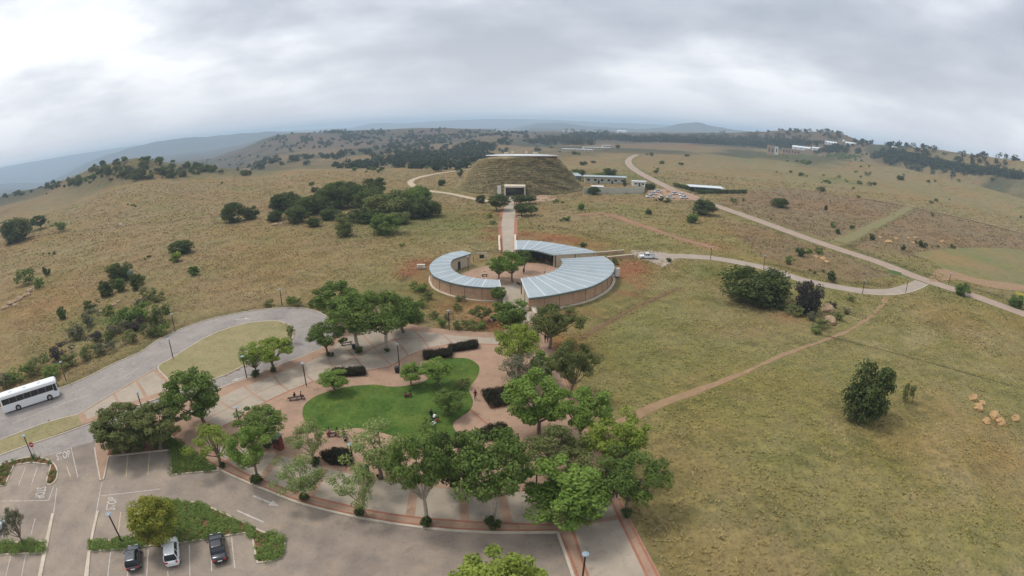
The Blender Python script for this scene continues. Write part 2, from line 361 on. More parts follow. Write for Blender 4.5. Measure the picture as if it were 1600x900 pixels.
axis_up = [P(783, 394), P(803, 394), P(806, 350), P(806, 330), P(811, 306), P(792, 306), P(789, 320), P(783, 345), P(781, 365)]
court = [(MKT[0] + 17.5*math.cos(a), MKT[1] + 17.5*math.sin(a)) for a in np.linspace(0, 2*math.pi, 48, endpoint=False)]
main_road = [p[:2] for p in spline([(*G(x, y)[:2],) for x, y in [(1700, 525), (1600, 491), (1520, 462), (1440, 436), (1370, 409), (1300, 386), (1240, 365), (1180, 343), (1120, 322), (1080, 308), (1040, 291), (1010, 276), (990, 264), (982, 255), (984, 248), (996, 242)]], 8)]
access = [p[:2] for p in spline(PP([(998, 399), (1030, 400), (1060, 400), (1110, 403), (1160, 411), (1200, 420), (1250, 436), (1300, 447), (1350, 455), (1390, 456), (1420, 450), (1440, 441)]), 6)]
dirt_path = [p[:2] for p in spline(PP([(960, 664), (985, 652), (1020, 636), (1060, 621), (1120, 599), (1180, 574), (1240, 549), (1290, 531), (1330, 514), (1358, 497), (1374, 480), (1385, 464)]), 6)]
thin_path = [p[:2] for p in spline(PP([(905, 530), (940, 510), (980, 487), (1020, 468), (1062, 450)]), 6)]
loop_track = [p[:2] for p in spline([G(x, y)[:2] for x, y in [(760, 261), (742, 263), (700, 269), (670, 274), (650, 279), (641, 284), (645, 290), (656, 295), (675, 299), (705, 303), (742, 311), (775, 316)]], 6)]
red_scar = [p[:2] for p in spline([G(x, y)[:2] for x, y in [(905, 336), (945, 334), (972, 343), (1010, 355), (1060, 372), (1115, 387)]], 5)]
left_track = [p[:2] for p in spline([G(x, y)[:2] for x, y in [(-40, 384), (75, 367), (130, 360), (188, 354), (260, 347), (345, 338), (400, 334)]], 5)]
right_track = [p[:2] for p in spline([G(x, y)[:2] for x, y in [(1340, 309), (1365, 313), (1440, 327), (1520, 345), (1600, 366), (1680, 390)]], 5)]
grass_track = [p[:2] for p in spline([G(x, y)[:2] for x, y in [(1312, 379), (1350, 361), (1390, 342), (1425, 322)]], 5)]
field = [p[:2] for p in spline([G(x, y)[:2] for x, y in [(1428, 398), (1450, 392), (1490, 388), (1540, 387), (1600, 391), (1680, 405), (1680, 470), (1600, 458), (1545, 449), (1500, 438), (1478, 425), (1455, 408)]], 4, True)]
paved = [road_poly, plaza_poly, parking_poly, court, axis_low, axis_up, field]

# ------------------------------------------------------------------ ground sheet
def col_ground(X, Y):
    r = np.hypot(X, Y); az = np.degrees(np.arctan2(X, Y))
    veld = np.array((0.226, 0.166, 0.090)); olive = np.array((0.186, 0.168, 0.064)); straw = np.array((0.262, 0.208, 0.112)); far = np.array((0.122, 0.088, 0.062))
    s = lambda a, b, v: np.clip((v-a)/(b-a), 0, 1)
    n1 = fbm(X, Y, 60, 11)*0.5+0.5; n2 = fbm(X, Y, 17, 12)*0.5+0.5; n3 = fbm(X, Y, 160, 13)*0.5+0.5
    right = s(2, 12, az)*(1-s(180, 330, r)); mid = np.exp(-((X+12)/28)**2 - ((Y-160)/70)**2)
    g = np.clip(0.20 + 0.62*right + 0.55*mid + (n1-0.5)*0.6 + (n2-0.5)*0.35, 0, 1)[..., None]
    c = veld*(1-g) + olive*g
    st = np.clip((n2-0.55)*1.3 + (n3-0.5)*0.5, 0, 0.65)[..., None]; c = c*(1-st) + straw*st
    f = s(500, 1500, r)[..., None]; c = c*(1-f) + far*f
    def mixto(w, k):
        nonlocal c; w = np.clip(w, 0, 1)[..., None]; c = c*(1-w) + np.array(k)*w
    gr_ = s(16, 28, az)*s(300, 420, r)*(1-s(900, 1300, r))*(0.3+0.7*n1); mixto(gr_*0.75, (0.205, 0.180, 0.088))
    for pg in ([(1112, 320), (1300, 380), (1424, 322), (1345, 309), (1250, 296), (1160, 296)], [(1322, 386), (1428, 325), (1520, 348), (1620, 374), (1620, 392), (1520, 386), (1440, 392), (1420, 402)], [(1120, 345), (1200, 352), (1290, 390), (1400, 430), (1330, 440), (1200, 408)]):
        w = inpoly(X, Y, [G(*q)[:2] for q in pg]).astype(float); mixto(w*(0.45+0.35*n2), (0.185, 0.130, 0.085))
    bnk = s(-50, -44, az)*(1-s(-28, -23, az))*s(490, 545, r)*(1-s(760, 850, r)); mixto(0.85*bnk*(0.6+0.6*n2), (0.100, 0.102, 0.056))
    for ln, wd_, k in ([[(1320, 384), (1370, 402), (1420, 420), (1478, 436)], 1.6, .75], [[(1430, 401), (1470, 391), (1530, 387), (1600, 391), (1680, 404)], 1.4, .8], [[(1488, 441), (1540, 456), (1600, 478)], 1.4, .7], [[(1200, 412), (1260, 427), (1320, 441), (1390, 446)], 1.6, .6], [[(1310, 376), (1365, 349), (1420, 321)], 1.2, .6], [[(1330, 384), (1385, 352), (1432, 325)], 1.2, .6]):
        d = distline(X, Y, [G(*q)[:2] for q in ln]); mixto(k*np.exp(-(d/wd_)**2), (0.062, 0.052, 0.030))
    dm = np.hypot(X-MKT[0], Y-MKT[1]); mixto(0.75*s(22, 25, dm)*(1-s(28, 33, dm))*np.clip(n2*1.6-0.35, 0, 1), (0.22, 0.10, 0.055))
    am = np.degrees(np.arctan2(Y-MKT[1], X-MKT[0])); mixto(0.7*np.exp(-((dm-33+2*n1)/1.5)**2)*((am > 60) & (am < 185)), (0.07, 0.058, 0.034))  # earth bank's shadow line painted into the ground colour as a dark arc
    rs = 1800.0                                          # wooded and brown belts on the far slopes
    wd = np.clip((fbm(X, Y*1.0, 420, 21)+0.05)*2.4, 0, 0.85)*s(520, 900, r); mixto(wd, (0.050, 0.058, 0.036))
    mixto(s(1100, 2000, r)*0.55, (0.072, 0.068, 0.052)); mixto(s(3000, 3800, r)*0.6, (0.065, 0.07, 0.06))
    red = (0.240, 0.104, 0.056)
    for px, py, rad, k in [(655, 412, 6, .8), (640, 426, 5, .7), (668, 440, 5, .5), (985, 420, 7, .9), (975, 432, 5, .6), (992, 440, 4, .5), (770, 372, 4, .8), (767, 360, 5, .7), (815, 366, 6, .75), (860, 372, 7, .8), (890, 376, 6, .7), (930, 385, 5, .5),
                           (786, 500, 3.5, .8), (775, 510, 3.5, .7), (772, 335, 9, .5), (1120, 385, 7, .35), (1225, 495, 5, .35), (700, 470, 6, .45), (765, 478, 5, .6), (985, 412, 6, .5), (870, 535, 4, .7), (800, 655, 4, .5)]:
        q = P(px, py); w = k*np.exp(-((X-q[0])**2 + (Y-q[1])**2)/rad**2)*(0.65 + 0.7*n2); mixto(w, red)
    q = G(1083, 228)
    if q: mixto(0.8*np.exp(-((X-q[0])/30)**2 - ((Y-q[1])/40)**2), red)
    gr = (0.105, 0.130, 0.038)
    for px, py, rad, k in [(1180, 250, 60, .4), (1250, 243, 60, .5), (1300, 280, 20, .6), (1340, 288, 16, .5), (960, 275, 40, .6), (700, 300, 22, .35), (690, 345, 25, .4), (1120, 425, 12, .45), (660, 455, 10, .5), (600, 345, 40, .35), (220, 490, 14, .45), (150, 500, 12, .4), (640, 480, 8, .4), (980, 540, 25, .3)]:
        q = G(px, py); w = k*np.exp(-((X-q[0])**2 + (Y-q[1])**2)/rad**2)*(0.5 + n2); mixto(w, gr)
    nr = s(60, 400, r)
    d = distline(X, Y, main_road); mixto(0.75*np.exp(-(np.maximum(d-4.5, 0)/3.0)**2)*(n2*0.7+0.45), (0.15, 0.15, 0.06))
    d = distline(X, Y, red_scar); mixto(0.75*np.exp(-(d/2.6)**2)*(0.3+n2), (0.33, 0.185, 0.125))
    d = distline(X, Y, left_track); mixto(0.8*np.exp(-(d/1.3)**2), (0.11, 0.085, 0.05))
    d = distline(X, Y, grass_track); mixto(0.7*np.exp(-(d/4.5)**2), (0.25, 0.215, 0.10))
    d = distline(X, Y, PP([(830, 352), (880, 357), (930, 370), (985, 385), (1010, 390)])); mixto(0.55*np.exp(-(d/1.2)**2), (0.10, 0.085, 0.04))
    d = distline(X, Y, PP([(1290, 525), (1400, 552), (1500, 580), (1640, 620)])); mixto(0.5*np.exp(-(d/0.7)**2), (0.10, 0.10, 0.04))
    d = distline(X, Y, PP([(1035, 408), (1060, 425), (1110, 447), (1160, 472)])); mixto(0.6*np.exp(-(d/1.3)**2), (0.26, 0.20, 0.11))
    d = distline(X, Y, thin_path); mixto(0.7*np.exp(-(d/1.4)**2), (0.15, 0.10, 0.05))
    d = distline(X, Y, road_outer[8:]); mixto(0.6*np.exp(-((d-1.6)/1.3)**2)*(0.4+n2), (0.085, 0.085, 0.035))
    return c*0.97
daz = np.concatenate([np.linspace(-180, -70, 28)[:-1], np.linspace(-70, 70, 561), np.linspace(70, 180, 28)[1:-1]])
rr = np.concatenate([[4.0], np.exp(np.linspace(math.log(12), math.log(420), 210)), np.exp(np.linspace(math.log(420), math.log(15000), 191))[1:]])
A, RR = np.meshgrid(np.radians(daz), rr); GX = RR*np.sin(A); GY = RR*np.cos(A); GZ = terr(GX, GY)
nr_, na_ = GX.shape
V = np.stack([GX, GY, GZ], -1).reshape(-1, 3); V = np.vstack([V, [[0, 0, 0]]])
I, J = np.meshgrid(np.arange(nr_-1), np.arange(na_), indexing='ij'); J2 = (J+1) % na_
F = np.stack([I*na_+J, I*na_+J2, (I+1)*na_+J2, (I+1)*na_+J], -1).reshape(-1, 4)[:, ::-1]
me = npmesh('ground', V, F, smooth=True)
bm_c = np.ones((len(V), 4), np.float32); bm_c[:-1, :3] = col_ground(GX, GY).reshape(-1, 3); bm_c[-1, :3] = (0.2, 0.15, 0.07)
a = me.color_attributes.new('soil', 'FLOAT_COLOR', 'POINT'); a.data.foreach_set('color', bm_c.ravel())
def ground_mat():
    m = bpy.data.materials.new('veld'); m.use_nodes = True; t = m.node_tree; n = t.nodes; l = t.links; b = n['Principled BSDF']
    b.inputs['Roughness'].default_value = 0.95; b.inputs['Specular IOR Level'].default_value = 0.1
    at = n.new('ShaderNodeVertexColor'); at.layer_name = 'soil'; co = n.new('ShaderNodeTexCoord').outputs['Object']
    cur = at.outputs['Color']
    def nz(scale, det, rough=0.65, st=None):
        c = co
        if st: mp = n.new('ShaderNodeMapping'); mp.inputs['Scale'].default_value = st; l.new(co, mp.inputs[0]); c = mp.outputs[0]
        q = n.new('ShaderNodeTexNoise'); l.new(c, q.inputs['Vector']); q.inputs['Scale'].default_value = scale; q.inputs['Detail'].default_value = det; q.inputs['Roughness'].default_value = rough
        return q.outputs[0]
    def rng_(s, lo, hi, a=0.0, b_=1.0):
        q = n.new('ShaderNodeMapRange'); l.new(s, q.inputs[0]); q.inputs[1].default_value = lo; q.inputs[2].default_value = hi; q.inputs[3].default_value = a; q.inputs[4].default_value = b_; return q.outputs[0]
    def mul(cur, f, tint):
        q = n.new('ShaderNodeMix'); q.data_type = 'RGBA'; q.blend_type = 'MULTIPLY'; l.new(f, q.inputs['Factor']); l.new(cur, q.inputs['A']); q.inputs['B'].default_value = (*tint, 1); return q.outputs['Result']
    cur = mul(cur, rng_(nz(0.016, 3, 0.7), 0.45, 0.68), (1.10, 0.92, 0.80))
    cur = mul(cur, rng_(nz(0.11, 4, 0.72), 0.50, 0.66), (0.64, 0.69, 0.62))
    cur = mul(cur, rng_(nz(0.45, 3, 0.72), 0.44, 0.62), (1.30, 1.25, 1.15))
    cur = mul(cur, rng_(nz(1.9, 2, 0.75), 0.50, 0.68), (0.62, 0.62, 0.54))
    l.new(cur, b.inputs['Base Color'])
    bp = n.new('ShaderNodeBump'); bp.inputs['Strength'].default_value = 0.9; bp.inputs['Distance'].default_value = 0.35
    l.new(nz(1.6, 2, 0.75), bp.inputs['Height']); l.new(bp.outputs[0], b.inputs['Normal'])
    return m
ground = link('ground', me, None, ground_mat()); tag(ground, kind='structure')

# ------------------------------------------------------------------ roads, parking, plaza, lawns
m_asph = mat('road_pavers', (0.300, 0.264, 0.236), 0.9, 0.2, var=0.10, scale=0.35, bump=0.25, bscale=9, detail=9)
m_park = mat('parking_pavers', (0.345, 0.275, 0.212), 0.9, 0.2, col2=(0.236, 0.194, 0.158), scale=0.30, bump=0.3, bscale=8, detail=12)
m_brick = mat('red_brick_paving', (0.405, 0.262, 0.175), 0.9, 0.2, col2=(0.315, 0.205, 0.142), scale=0.5, bump=0.2, bscale=10, detail=10)
m_band = mat('dark_red_brick', (0.33, 0.145, 0.095), 0.9, 0.2, var=0.12, scale=1.2, detail=8)
m_beige = mat('beige_exposed_aggregate', (0.415, 0.345, 0.268), 0.92, 0.15, col2=(0.345, 0.29, 0.228), scale=0.4, bump=0.15, bscale=14, detail=12)
m_kerb = mat('kerb_concrete', (0.50, 0.43, 0.34), 0.9, 0.2, var=0.15, scale=0.9, detail=8)
m_paint = mat('road_paint', (0.57, 0.54, 0.50), 0.8, 0.2, col2=(0.37, 0.315, 0.27), scale=1.5, detail=9)
m_ypaint = mat('yellow_paint', (0.58, 0.47, 0.26), 0.8, 0.2, col2=(0.42, 0.34, 0.23), scale=1.5, detail=9)
m_lawn = mat('mown_lawn', (0.092, 0.152, 0.030), 0.95, 0.1, col2=(0.046, 0.092, 0.016), scale=0.28, bump=0.5, bscale=14, detail=10)
m_dry = mat('dry_lawn', (0.315, 0.262, 0.138), 0.95, 0.1, col2=(0.24, 0.205, 0.105), scale=0.35, bump=0.4, bscale=8, detail=10)
m_dirt = mat('dirt', (0.33, 0.215, 0.125), 0.95, 0.1, col2=(0.24, 0.155, 0.09), scale=0.5, bump=0.4, bscale=5, detail=9)
m_mulch = mat('bed_soil', (0.17, 0.085, 0.05), 0.95, 0.1, var=0.25, scale=1.5, bump=0.5, bscale=8)
mottle(m_park, 0.07, 0.48, 0.62, (0.80, 0.80, 0.82)); mottle(m_park, 2.2, 0.55, 0.70, (0.82, 0.81, 0.80), 3); mottle(m_park, 0.35, 0.63, 0.72, (0.76, 0.75, 0.74)); mottle(m_park, 0.5, 0.60, 0.72, (1.2, 1.08, 0.96))
mottle(m_asph, 0.10, 0.48, 0.64, (0.84, 0.84, 0.86)); mottle(m_asph, 1.6, 0.54, 0.68, (0.80, 0.79, 0.79), 3); mottle(m_asph, 0.4, 0.62, 0.7, (0.78, 0.77, 0.77))
mottle(m_lawn, 0.09, 0.46, 0.62, (1.35, 1.12, 1.15)); mottle(m_lawn, 0.9, 0.55, 0.68, (1.5, 1.2, 1.25), 3); mottle(m_lawn, 2.5, 0.5, 0.68, (0.62, 0.68, 0.6), 2); mottle(m_lawn, 0.22, 0.60, 0.70, (0.68, 0.76, 0.7))
mottle(m_dry, 0.15, 0.5, 0.65, (0.84, 0.92, 0.8)); mottle(m_dry, 1.8, 0.52, 0.68, (0.72, 0.72, 0.66), 3)
mottle(m_brick, 0.13, 0.5, 0.64, (0.86, 0.86, 0.88)); mottle(m_brick, 1.1, 0.58, 0.70, (0.76, 0.75, 0.76), 3); mottle(m_beige, 0.16, 0.5, 0.66, (0.86, 0.86, 0.86)); mottle(m_beige, 1.4, 0.58, 0.70, (0.80, 0.79, 0.78), 3)
parking = flat('parking_area', parking_poly, 0.008, m_park, kind='structure')
road = flat('road', road_poly, 0.014, m_asph, kind='structure')
plaza = flat('plaza', plaza_poly, 0.10, m_brick, kind='structure', th=0.12)
oval_lawn = flat('grass_island', oval, 0.11, m_dry, kind='structure', th=0.12)
flat('grass_verge', strip_lawn, 0.11, m_dry, kind='structure', th=0.12)
cross = flat('crossing_pavement', crossing, 0.10, m_brick, kind='structure', th=0.11)
for q in ([(131, 645), (176, 617), (186, 634), (137, 655)], [(180, 615), (212, 597), (226, 621), (190, 633)], [(216, 594), (240, 580), (268, 607), (231, 619)]):
    flat('paving_panel', PP(q, 0.1), 0.106, m_beige, cross)
lawn_o = flat('lawn', lawn, 0.115, m_lawn, kind='structure', th=0.10)
market_floor = flat('courtyard_paving', court, 0.06, m_brick, kind='structure', th=0.08)
flat('ramp_paving', axis_low, 0.125, m_beige, kind='structure', th=0.12)
flat('walkway_paving', axis_up, 0.07, m_beige, kind='structure', th=0.07)
for a, b in (((783, 393), (781, 350)), ((806, 393), (806, 350))):
    strip('walkway_edging', [P(*a), P(*b), P(b[0]+7 if a[0] < 800 else 809, 308)], 1.3, 0.0, 0.09, m_band, kind='structure')
def kerb(line, closed=False, wd=0.22, h=0.13): return strip('kerb', line, wd, 0.0, h, m_kerb, kind='structure', closed=closed)
kerb(road_outer); kerb(oval, True); kerb(plaza_lane); kerb(lane_top); kerb(kerb_arc, wd=0.3); kerb(spline(PP([(871, 832), (883, 865), (895, 900), (915, 960)]), 3), wd=0.3)
kerb(spline(PP([(122, 648), (76, 660), (0, 688), (-60, 711), (-170, 757)]), 4)); kerb(PP([(243, 576), (180, 613), (122, 648)]), wd=0.16, h=0.108)
for bp_ in (bed_main, bed_left, isle_left): kerb(bp_, True)
kerb(PP([(268, 704), (268, 742), (345, 735)])); kerb(PP([(148, 700), (152, 725), (157, 751), (162, 750), (170, 714), (220, 708), (268, 703)]))
for nm, bp_ in (('planting_bed', bed_main), ('planting_bed', bed_corner), ('planting_bed', bed_left), ('planting_bed', isle_left), ('planting_bed', bed_trees)):
    flat(nm, bp_, 0.118, m_mulch, kind='structure', th=0.11)
# painted medians of the entrance drive
for q in ([(81, 803), (85, 803), (76, 850), (66, 900), (60, 930), (53, 930), (60, 900), (70, 850)], [(151, 799), (155, 799), (148, 830), (142, 860), (139, 900), (137, 930), (129, 930), (132, 900), (138, 860), (144, 830)]):
    flat('kerb_median', PP(q), 0.11, m_kerb, kind='structure', th=0.11)
# plaza: beige panels between brick bands
def quadpanels(top, bot, cuts, gap=0.5):
    """panels between two lines, parted at the given fractions"""
    tl = np.array(top); bl = np.array(bot)
    def at(ln, f):
        s = np.concatenate([[0], np.cumsum(np.hypot(*np.diff(ln, axis=0).T))]); f = f*s[-1]
        return np.array((np.interp(f, s, ln[:, 0]), np.interp(f, s, ln[:, 1])))
    lt = np.hypot(*np.diff(tl, axis=0).T).sum()
    for a, b in zip(cuts[:-1], cuts[1:]):
        g = gap/lt/2; fr = np.linspace(a+g, b-g, 7)
        flat('paving_panel', [at(tl, f) for f in fr] + [at(bl, f) for f in fr[::-1]], 0.106, m_beige, plaza)
up_top = spline(PP([(290, 645), (330, 627), (366, 609), (410, 592), (450, 576), (488, 561), (513, 549), (530, 530), (560, 518), (600, 511), (645, 516), (685, 521), (725, 525), (780, 528)], 0.1), 4)
up_bot = spline(PP([(345, 668), (375, 652), (405, 633), (454, 610), (503, 592), (540, 586), (568, 580), (609, 572), (636, 557), (661, 547), (690, 540), (715, 537), (745, 537), (785, 539)], 0.1), 4)
up_mid = [((a[0]+b[0])/2*0.5 + a[0]*0.0 + b[0]*0.5*1.0 if False else a[0]*0.45+b[0]*0.55, a[1]*0.45+b[1]*0.55) for a, b in zip(up_top, up_bot)]
cuts = np.linspace(0, 1, 13)
quadpanels([(a[0]*.96+b[0]*.04, a[1]*.96+b[1]*.04) for a, b in zip(up_top, up_bot)], [(a[0]*.49+b[0]*.51, a[1]*.49+b[1]*.51) for a, b in zip(up_top, up_bot)], cuts, 0.45)
quadpanels([(a[0]*.46+b[0]*.54, a[1]*.46+b[1]*.54) for a, b in zip(up_top, up_bot)], up_bot, cuts, 0.45)
strip('brick_band', up_bot, 0.3, 0.1, 0.107, m_band, plaza)
lo_bot = spline(PP([(330, 706), (358, 725), (386, 741), (425, 756), (483, 775), (549, 791), (597, 801), (656, 809), (694, 812), (750, 816), (800, 818), (862, 820)], 0.1), 4)
lo_top = spline(PP([(352, 683), (376, 699), (405, 705), (450, 714), (512, 731), (549, 741), (587, 749), (635, 757), (690, 763), (750, 767), (810, 769), (845, 769)], 0.1), 4)
quadpanels(lo_top, lo_bot, [0.0, 0.085, 0.235, 0.40, 0.535, 0.67, 0.80, 0.90, 1.0], 1.0)
strip('brick_band', lo_bot, 0.28, 0.1, 0.112, m_band, plaza); strip('brick_band', [(a[0], a[1]+0.35) for a in kerb_arc], 0.22, 0.1, 0.112, m_band, plaza)
rp = lambda q: flat('paving_panel', PP(q, 0.1), 0.106, m_beige, plaza)
rp([(896, 822), (966, 812), (1009, 898), (1030, 950), (935, 950), (918, 898)]); rp([(868, 772), (944, 764), (963, 805), (894, 815), (880, 800)])
strip('brick_band', PP([(876, 834), (890, 866), (903, 900), (920, 950)], 0.1), 0.25, 0.1, 0.112, m_band, plaza); strip('brick_band', PP([(893, 824), (918, 898), (935, 950)], 0.1), 0.28, 0.1, 0.112, m_band, plaza)
strip('brick_band', PP([(928, 722), (946, 762), (966, 806), (1011, 900), (1035, 950)], 0.1), 0.28, 0.1, 0.112, m_band, plaza); strip('brick_band', [(a[0]-0.25, a[1]) for a in right_edge], 0.28, 0.1, 0.112, m_band, plaza)
strip('brick_band', PP([(735, 640), (760, 662), (800, 690), (812, 715)], 0.1), 0.3, 0.1, 0.112, m_band, plaza); strip('brick_band', PP([(552, 690), (545, 712), (540, 735)], 0.1), 0.3, 0.1, 0.112, m_band, plaza)
# roads further out follow the land
def wobble(line, amp, seed):
    q = np.random.default_rng(seed); return [(x + q.normal(0, amp), y + q.normal(0, amp)) for x, y in line]
def landstrip(name, line, wd, m, up=0.03, jag=0.0, seed=1, kind='structure', parent=None):
    ln = np.array(line); s = np.concatenate([[0], np.cumsum(np.hypot(*np.diff(ln, axis=0).T))]); n = max(int(s[-1]/2.0), 4); f = np.linspace(0, s[-1], n)
    ln = np.stack([np.interp(f, s, ln[:, 0]), np.interp(f, s, ln[:, 1])], -1); d = np.gradient(ln, axis=0); d /= np.hypot(*d.T)[:, None]; nrm = np.stack([-d[:, 1], d[:, 0]], -1)
    q = np.random.default_rng(seed); j1 = np.convolve(q.normal(0, 1, n+4), np.ones(5)/5, 'valid')*jag; j2 = np.convolve(q.normal(0, 1, n+4), np.ones(5)/5, 'valid')*jag
    cols = [ln + nrm*((wd/2 + j1)*k if k > 0 else (wd/2 + j2)*k)[:, None] for k in (1, 0.33, -0.33, -1)]
    dist = np.hypot(ln[:, 0], ln[:, 1]); lift = np.maximum(up, up*dist/150)
    V = np.concatenate([np.stack([c[:, 0], c[:, 1], terr(c[:, 0], c[:, 1]) + lift], -1) for c in cols])
    F = [(k*n+i, (k+1)*n+i, (k+1)*n+i+1, k*n+i+1) for k in range(3) for i in range(n-1)]
    o = link(name, npmesh(name, V, F), parent, m)
    if kind: o['kind'] = kind
    return o
m_tar = mat('old_tar', (0.38, 0.275, 0.215), 0.9, 0.2, col2=(0.31, 0.225, 0.175), scale=0.2, detail=9)
m_acc = mat('access_tar', (0.335, 0.275, 0.225), 0.9, 0.2, var=0.12, scale=0.25, detail=9)
m_track = mat('pale_track', (0.46, 0.37, 0.265), 0.95, 0.1, var=0.12, scale=0.3, detail=8)
mr = landstrip('main_road', main_road, 6.6, m_tar, 0.04, 0.25, 3)
def offset(line, d):
    ln = np.array(line); t = np.gradient(ln, axis=0); t /= np.hypot(*t.T)[:, None]; return [tuple(q) for q in ln + np.stack([-t[:, 1], t[:, 0]], -1)*d]
m_edge = mat('edge_line', (0.60, 0.53, 0.45), 0.9, 0.2, col2=(0.46, 0.37, 0.30), scale=0.4)
landstrip('edge_line', offset(main_road, -3.2), 0.35, m_edge, 0.06, kind=None, parent=mr); landstrip('edge_line', offset(main_road, 3.2), 0.28, m_edge, 0.06, kind=None, parent=mr)
ar = landstrip('access_road', access, 5.2, m_acc, 0.035, 0.3, 4); landstrip('edge_line', offset(access, -2.6), 0.3, m_edge, 0.05, kind=None, parent=ar)
flat('road_apron', PP([(984, 391), (1012, 391), (1040, 395), (1060, 402), (1046, 412), (1034, 418), (1018, 409), (998, 404)]), 0.03, m_acc, kind='structure')
landstrip('dirt_path', dirt_path, 1.45, m_dirt, 0.03, 0.6, 5); landstrip('dirt_path', thin_path, 0.5, mat('trodden_earth', (0.17, 0.105, 0.062), 0.95, 0.1, var=0.2, scale=0.8), 0.03, 0.35, 6)
landstrip('dirt_path', [p[:2] for p in spline(PP([(1290, 525), (1400, 552), (1500, 580), (1640, 620)]), 6)], 0.32, mat('dark_track', (0.085, 0.075, 0.035), 0.95, 0.1, var=0.2, scale=0.8), 0.03, 0.2, 16)  # narrow dark line of the thin track across the right field
landstrip('dirt_track', loop_track, 4.2, m_track, 0.05, 0.5, 7)
landstrip('dirt_track', right_track, 3.4, m_dirt, 0.16, 0.5, 8)
m_scar = mat('bare_red_earth', (0.34, 0.185, 0.125), 0.95, 0.1, col2=(0.25, 0.14, 0.085), scale=0.35, detail=8)
landstrip('bare_earth', red_scar, 3.0, m_scar, 0.05, 1.6, 9)
m_gtr = mat('mown_track', (0.20, 0.175, 0.085), 0.95, 0.1, var=0.15, scale=0.3)
landstrip('grass_track', grass_track, 6.5, m_gtr, 0.09, 0.8, 10)
m_field = mat('playing_field', (0.150, 0.165, 0.060), 0.95, 0.1, col2=(0.215, 0.165, 0.085), scale=0.045, detail=8, bump=0.2, bscale=3)
mottle(m_field, 0.02, 0.45, 0.6, (1.25, 1.02, 1.0)); mottle(m_field, 0.25, 0.5, 0.66, (0.78, 0.82, 0.75)); flat('playing_field', field, 0.06, m_field, kind='structure')
def patch(name, pts, m, z=0.045):
    q = [G(*p)[:2] for p in pts]; return flat(name, spline(q, 4, True), z, m, kind='structure')
patch('red_soil_patch', [(1466, 420), (1490, 424), (1530, 436), (1600, 446), (1600, 455), (1545, 449), (1500, 438), (1462, 440), (1452, 436)], m_dirt, 0.09)
patch('gravel_yard', [(1008, 306), (1020, 296), (1050, 296), (1085, 304), (1092, 311), (1060, 313), (1020, 312)], mat('red_gravel', (0.34, 0.215, 0.145), 0.95, 0.1, var=0.15, scale=0.4), 0.09)
patch('forecourt_paving', [(838, 307), (850, 305), (866, 307), (868, 312), (840, 315)], m_brick, 0.09)

# ------------------------------------------------------------------ painted markings
def line_mark(a, b, wd=0.12, m=None, z=0.02, parent=None):
    return strip('lane_line', PP([a, b]), wd, z, z, m or m_paint, parent or parking)
for a, b in [((66, 714), (110, 700)), ((111, 699), (122, 746)), ((3, 783), (76, 782)), ((76, 782), (84, 760)), ((89, 762), (84, 802)), ((159, 755), (151, 798)), ((155, 775), (251, 764)),
             ((40, 730), (29, 759)), ((59, 729), (49, 758)), ((55, 810), (48, 838)), ((33, 812), (27, 838)), ((10, 818), (3, 840)), ((17, 868), (8, 905)), ((40, 868), (33, 905)), ((173, 863), (168, 905)), ((232, 858), (229, 905)),
             ((296, 852), (297, 903)), ((262, 893), (264, 910)), ((329, 847), (331, 893)), ((362, 840), (367, 888)), ((200, 885), (199, 910))]: line_mark(a, b)
for a, b in [((200, 710), (197, 745)), ((234, 706), (231, 743)), ((189, 800), (184, 838)), ((224, 803), (222, 836)), ((104, 728), (110, 745))]: line_mark(a, b, 0.14, m_ypaint)
for a, b in [((112, 615), (135, 605)), ((155, 594), (164, 590)), ((184, 594), (200, 585)), ((184, 579), (192, 575)), ((200, 585), (218, 574)), ((94, 632), (142, 616)), ((20, 662), (92, 633)), ((0, 724), (12, 719)), ((228, 565), (240, 560)), ((205, 570), (212, 566)), ((252, 536), (262, 531)), ((0, 655), (8, 652)), ((250, 632), (262, 628))]:
    line_mark(a, b, 0.13, m_paint, 0.024, road)
def arrow(a, b, wd=0.25, head=True, parent=None, z=0.024):
    a = np.array(P(*a)); b = np.array(P(*b)); d = (b-a)/np.linalg.norm(b-a); q = np.array((-d[1], d[0])); hb = b - d*1.3
    pts = [a+q*wd/2, hb+q*wd/2, hb+q*0.5, b, hb-q*0.5, hb-q*wd/2, a-q*wd/2] if head else [a+q*wd/2, b+q*wd/2, b-q*wd/2, a-q*wd/2]
    flat('painted_arrow', [tuple(p) for p in pts], z, m_paint, parent or parking)
arrow((396, 775), (436, 791), 0.3); arrow((371, 798), (412, 816), 0.22, False); arrow((367, 500), (392, 497), 0.3, True, road); arrow((384, 588), (361, 596), 0.25, True, road)
def stop_text(c, up, right, parent=None):
    """painted STOP: c middle, up = pixel towards the letters' top, right = pixel along the word"""
    cu = bpy.data.curves.new('t', 'FONT'); cu.body = 'STOP'; cu.align_x = 'CENTER'; cu.align_y = 'CENTER'; cu.offset = 0.012
    to = bpy.data.objects.new('t', cu); C.objects.link(to); dg = bpy.context.evaluated_depsgraph_get(); me = bpy.data.meshes.new_from_object(to.evaluated_get(dg)); bpy.data.objects.remove(to)
    o = np.array(P(*c)); u = np.array(P(*up))-o; rt = np.array(P(*right))-o
    co = np.empty(len(me.vertices)*3); me.vertices.foreach_get('co', co); co = co.reshape(-1, 3)
    hw = max(abs(co[:, 0]).max(), 1e-3); hh = max(abs(co[:, 1]).max(), 1e-3)
    w_ = o + np.outer(co[:, 0]/hw, rt) + np.outer(co[:, 1]/hh, u); co[:, 0] = w_[:, 0]; co[:, 1] = w_[:, 1]; co[:, 2] = 0.026
    me.vertices.foreach_set('co', co.ravel()); me.update(); me.materials.clear()
    return link('painted_stop_word', me, parent or parking, m_paint)
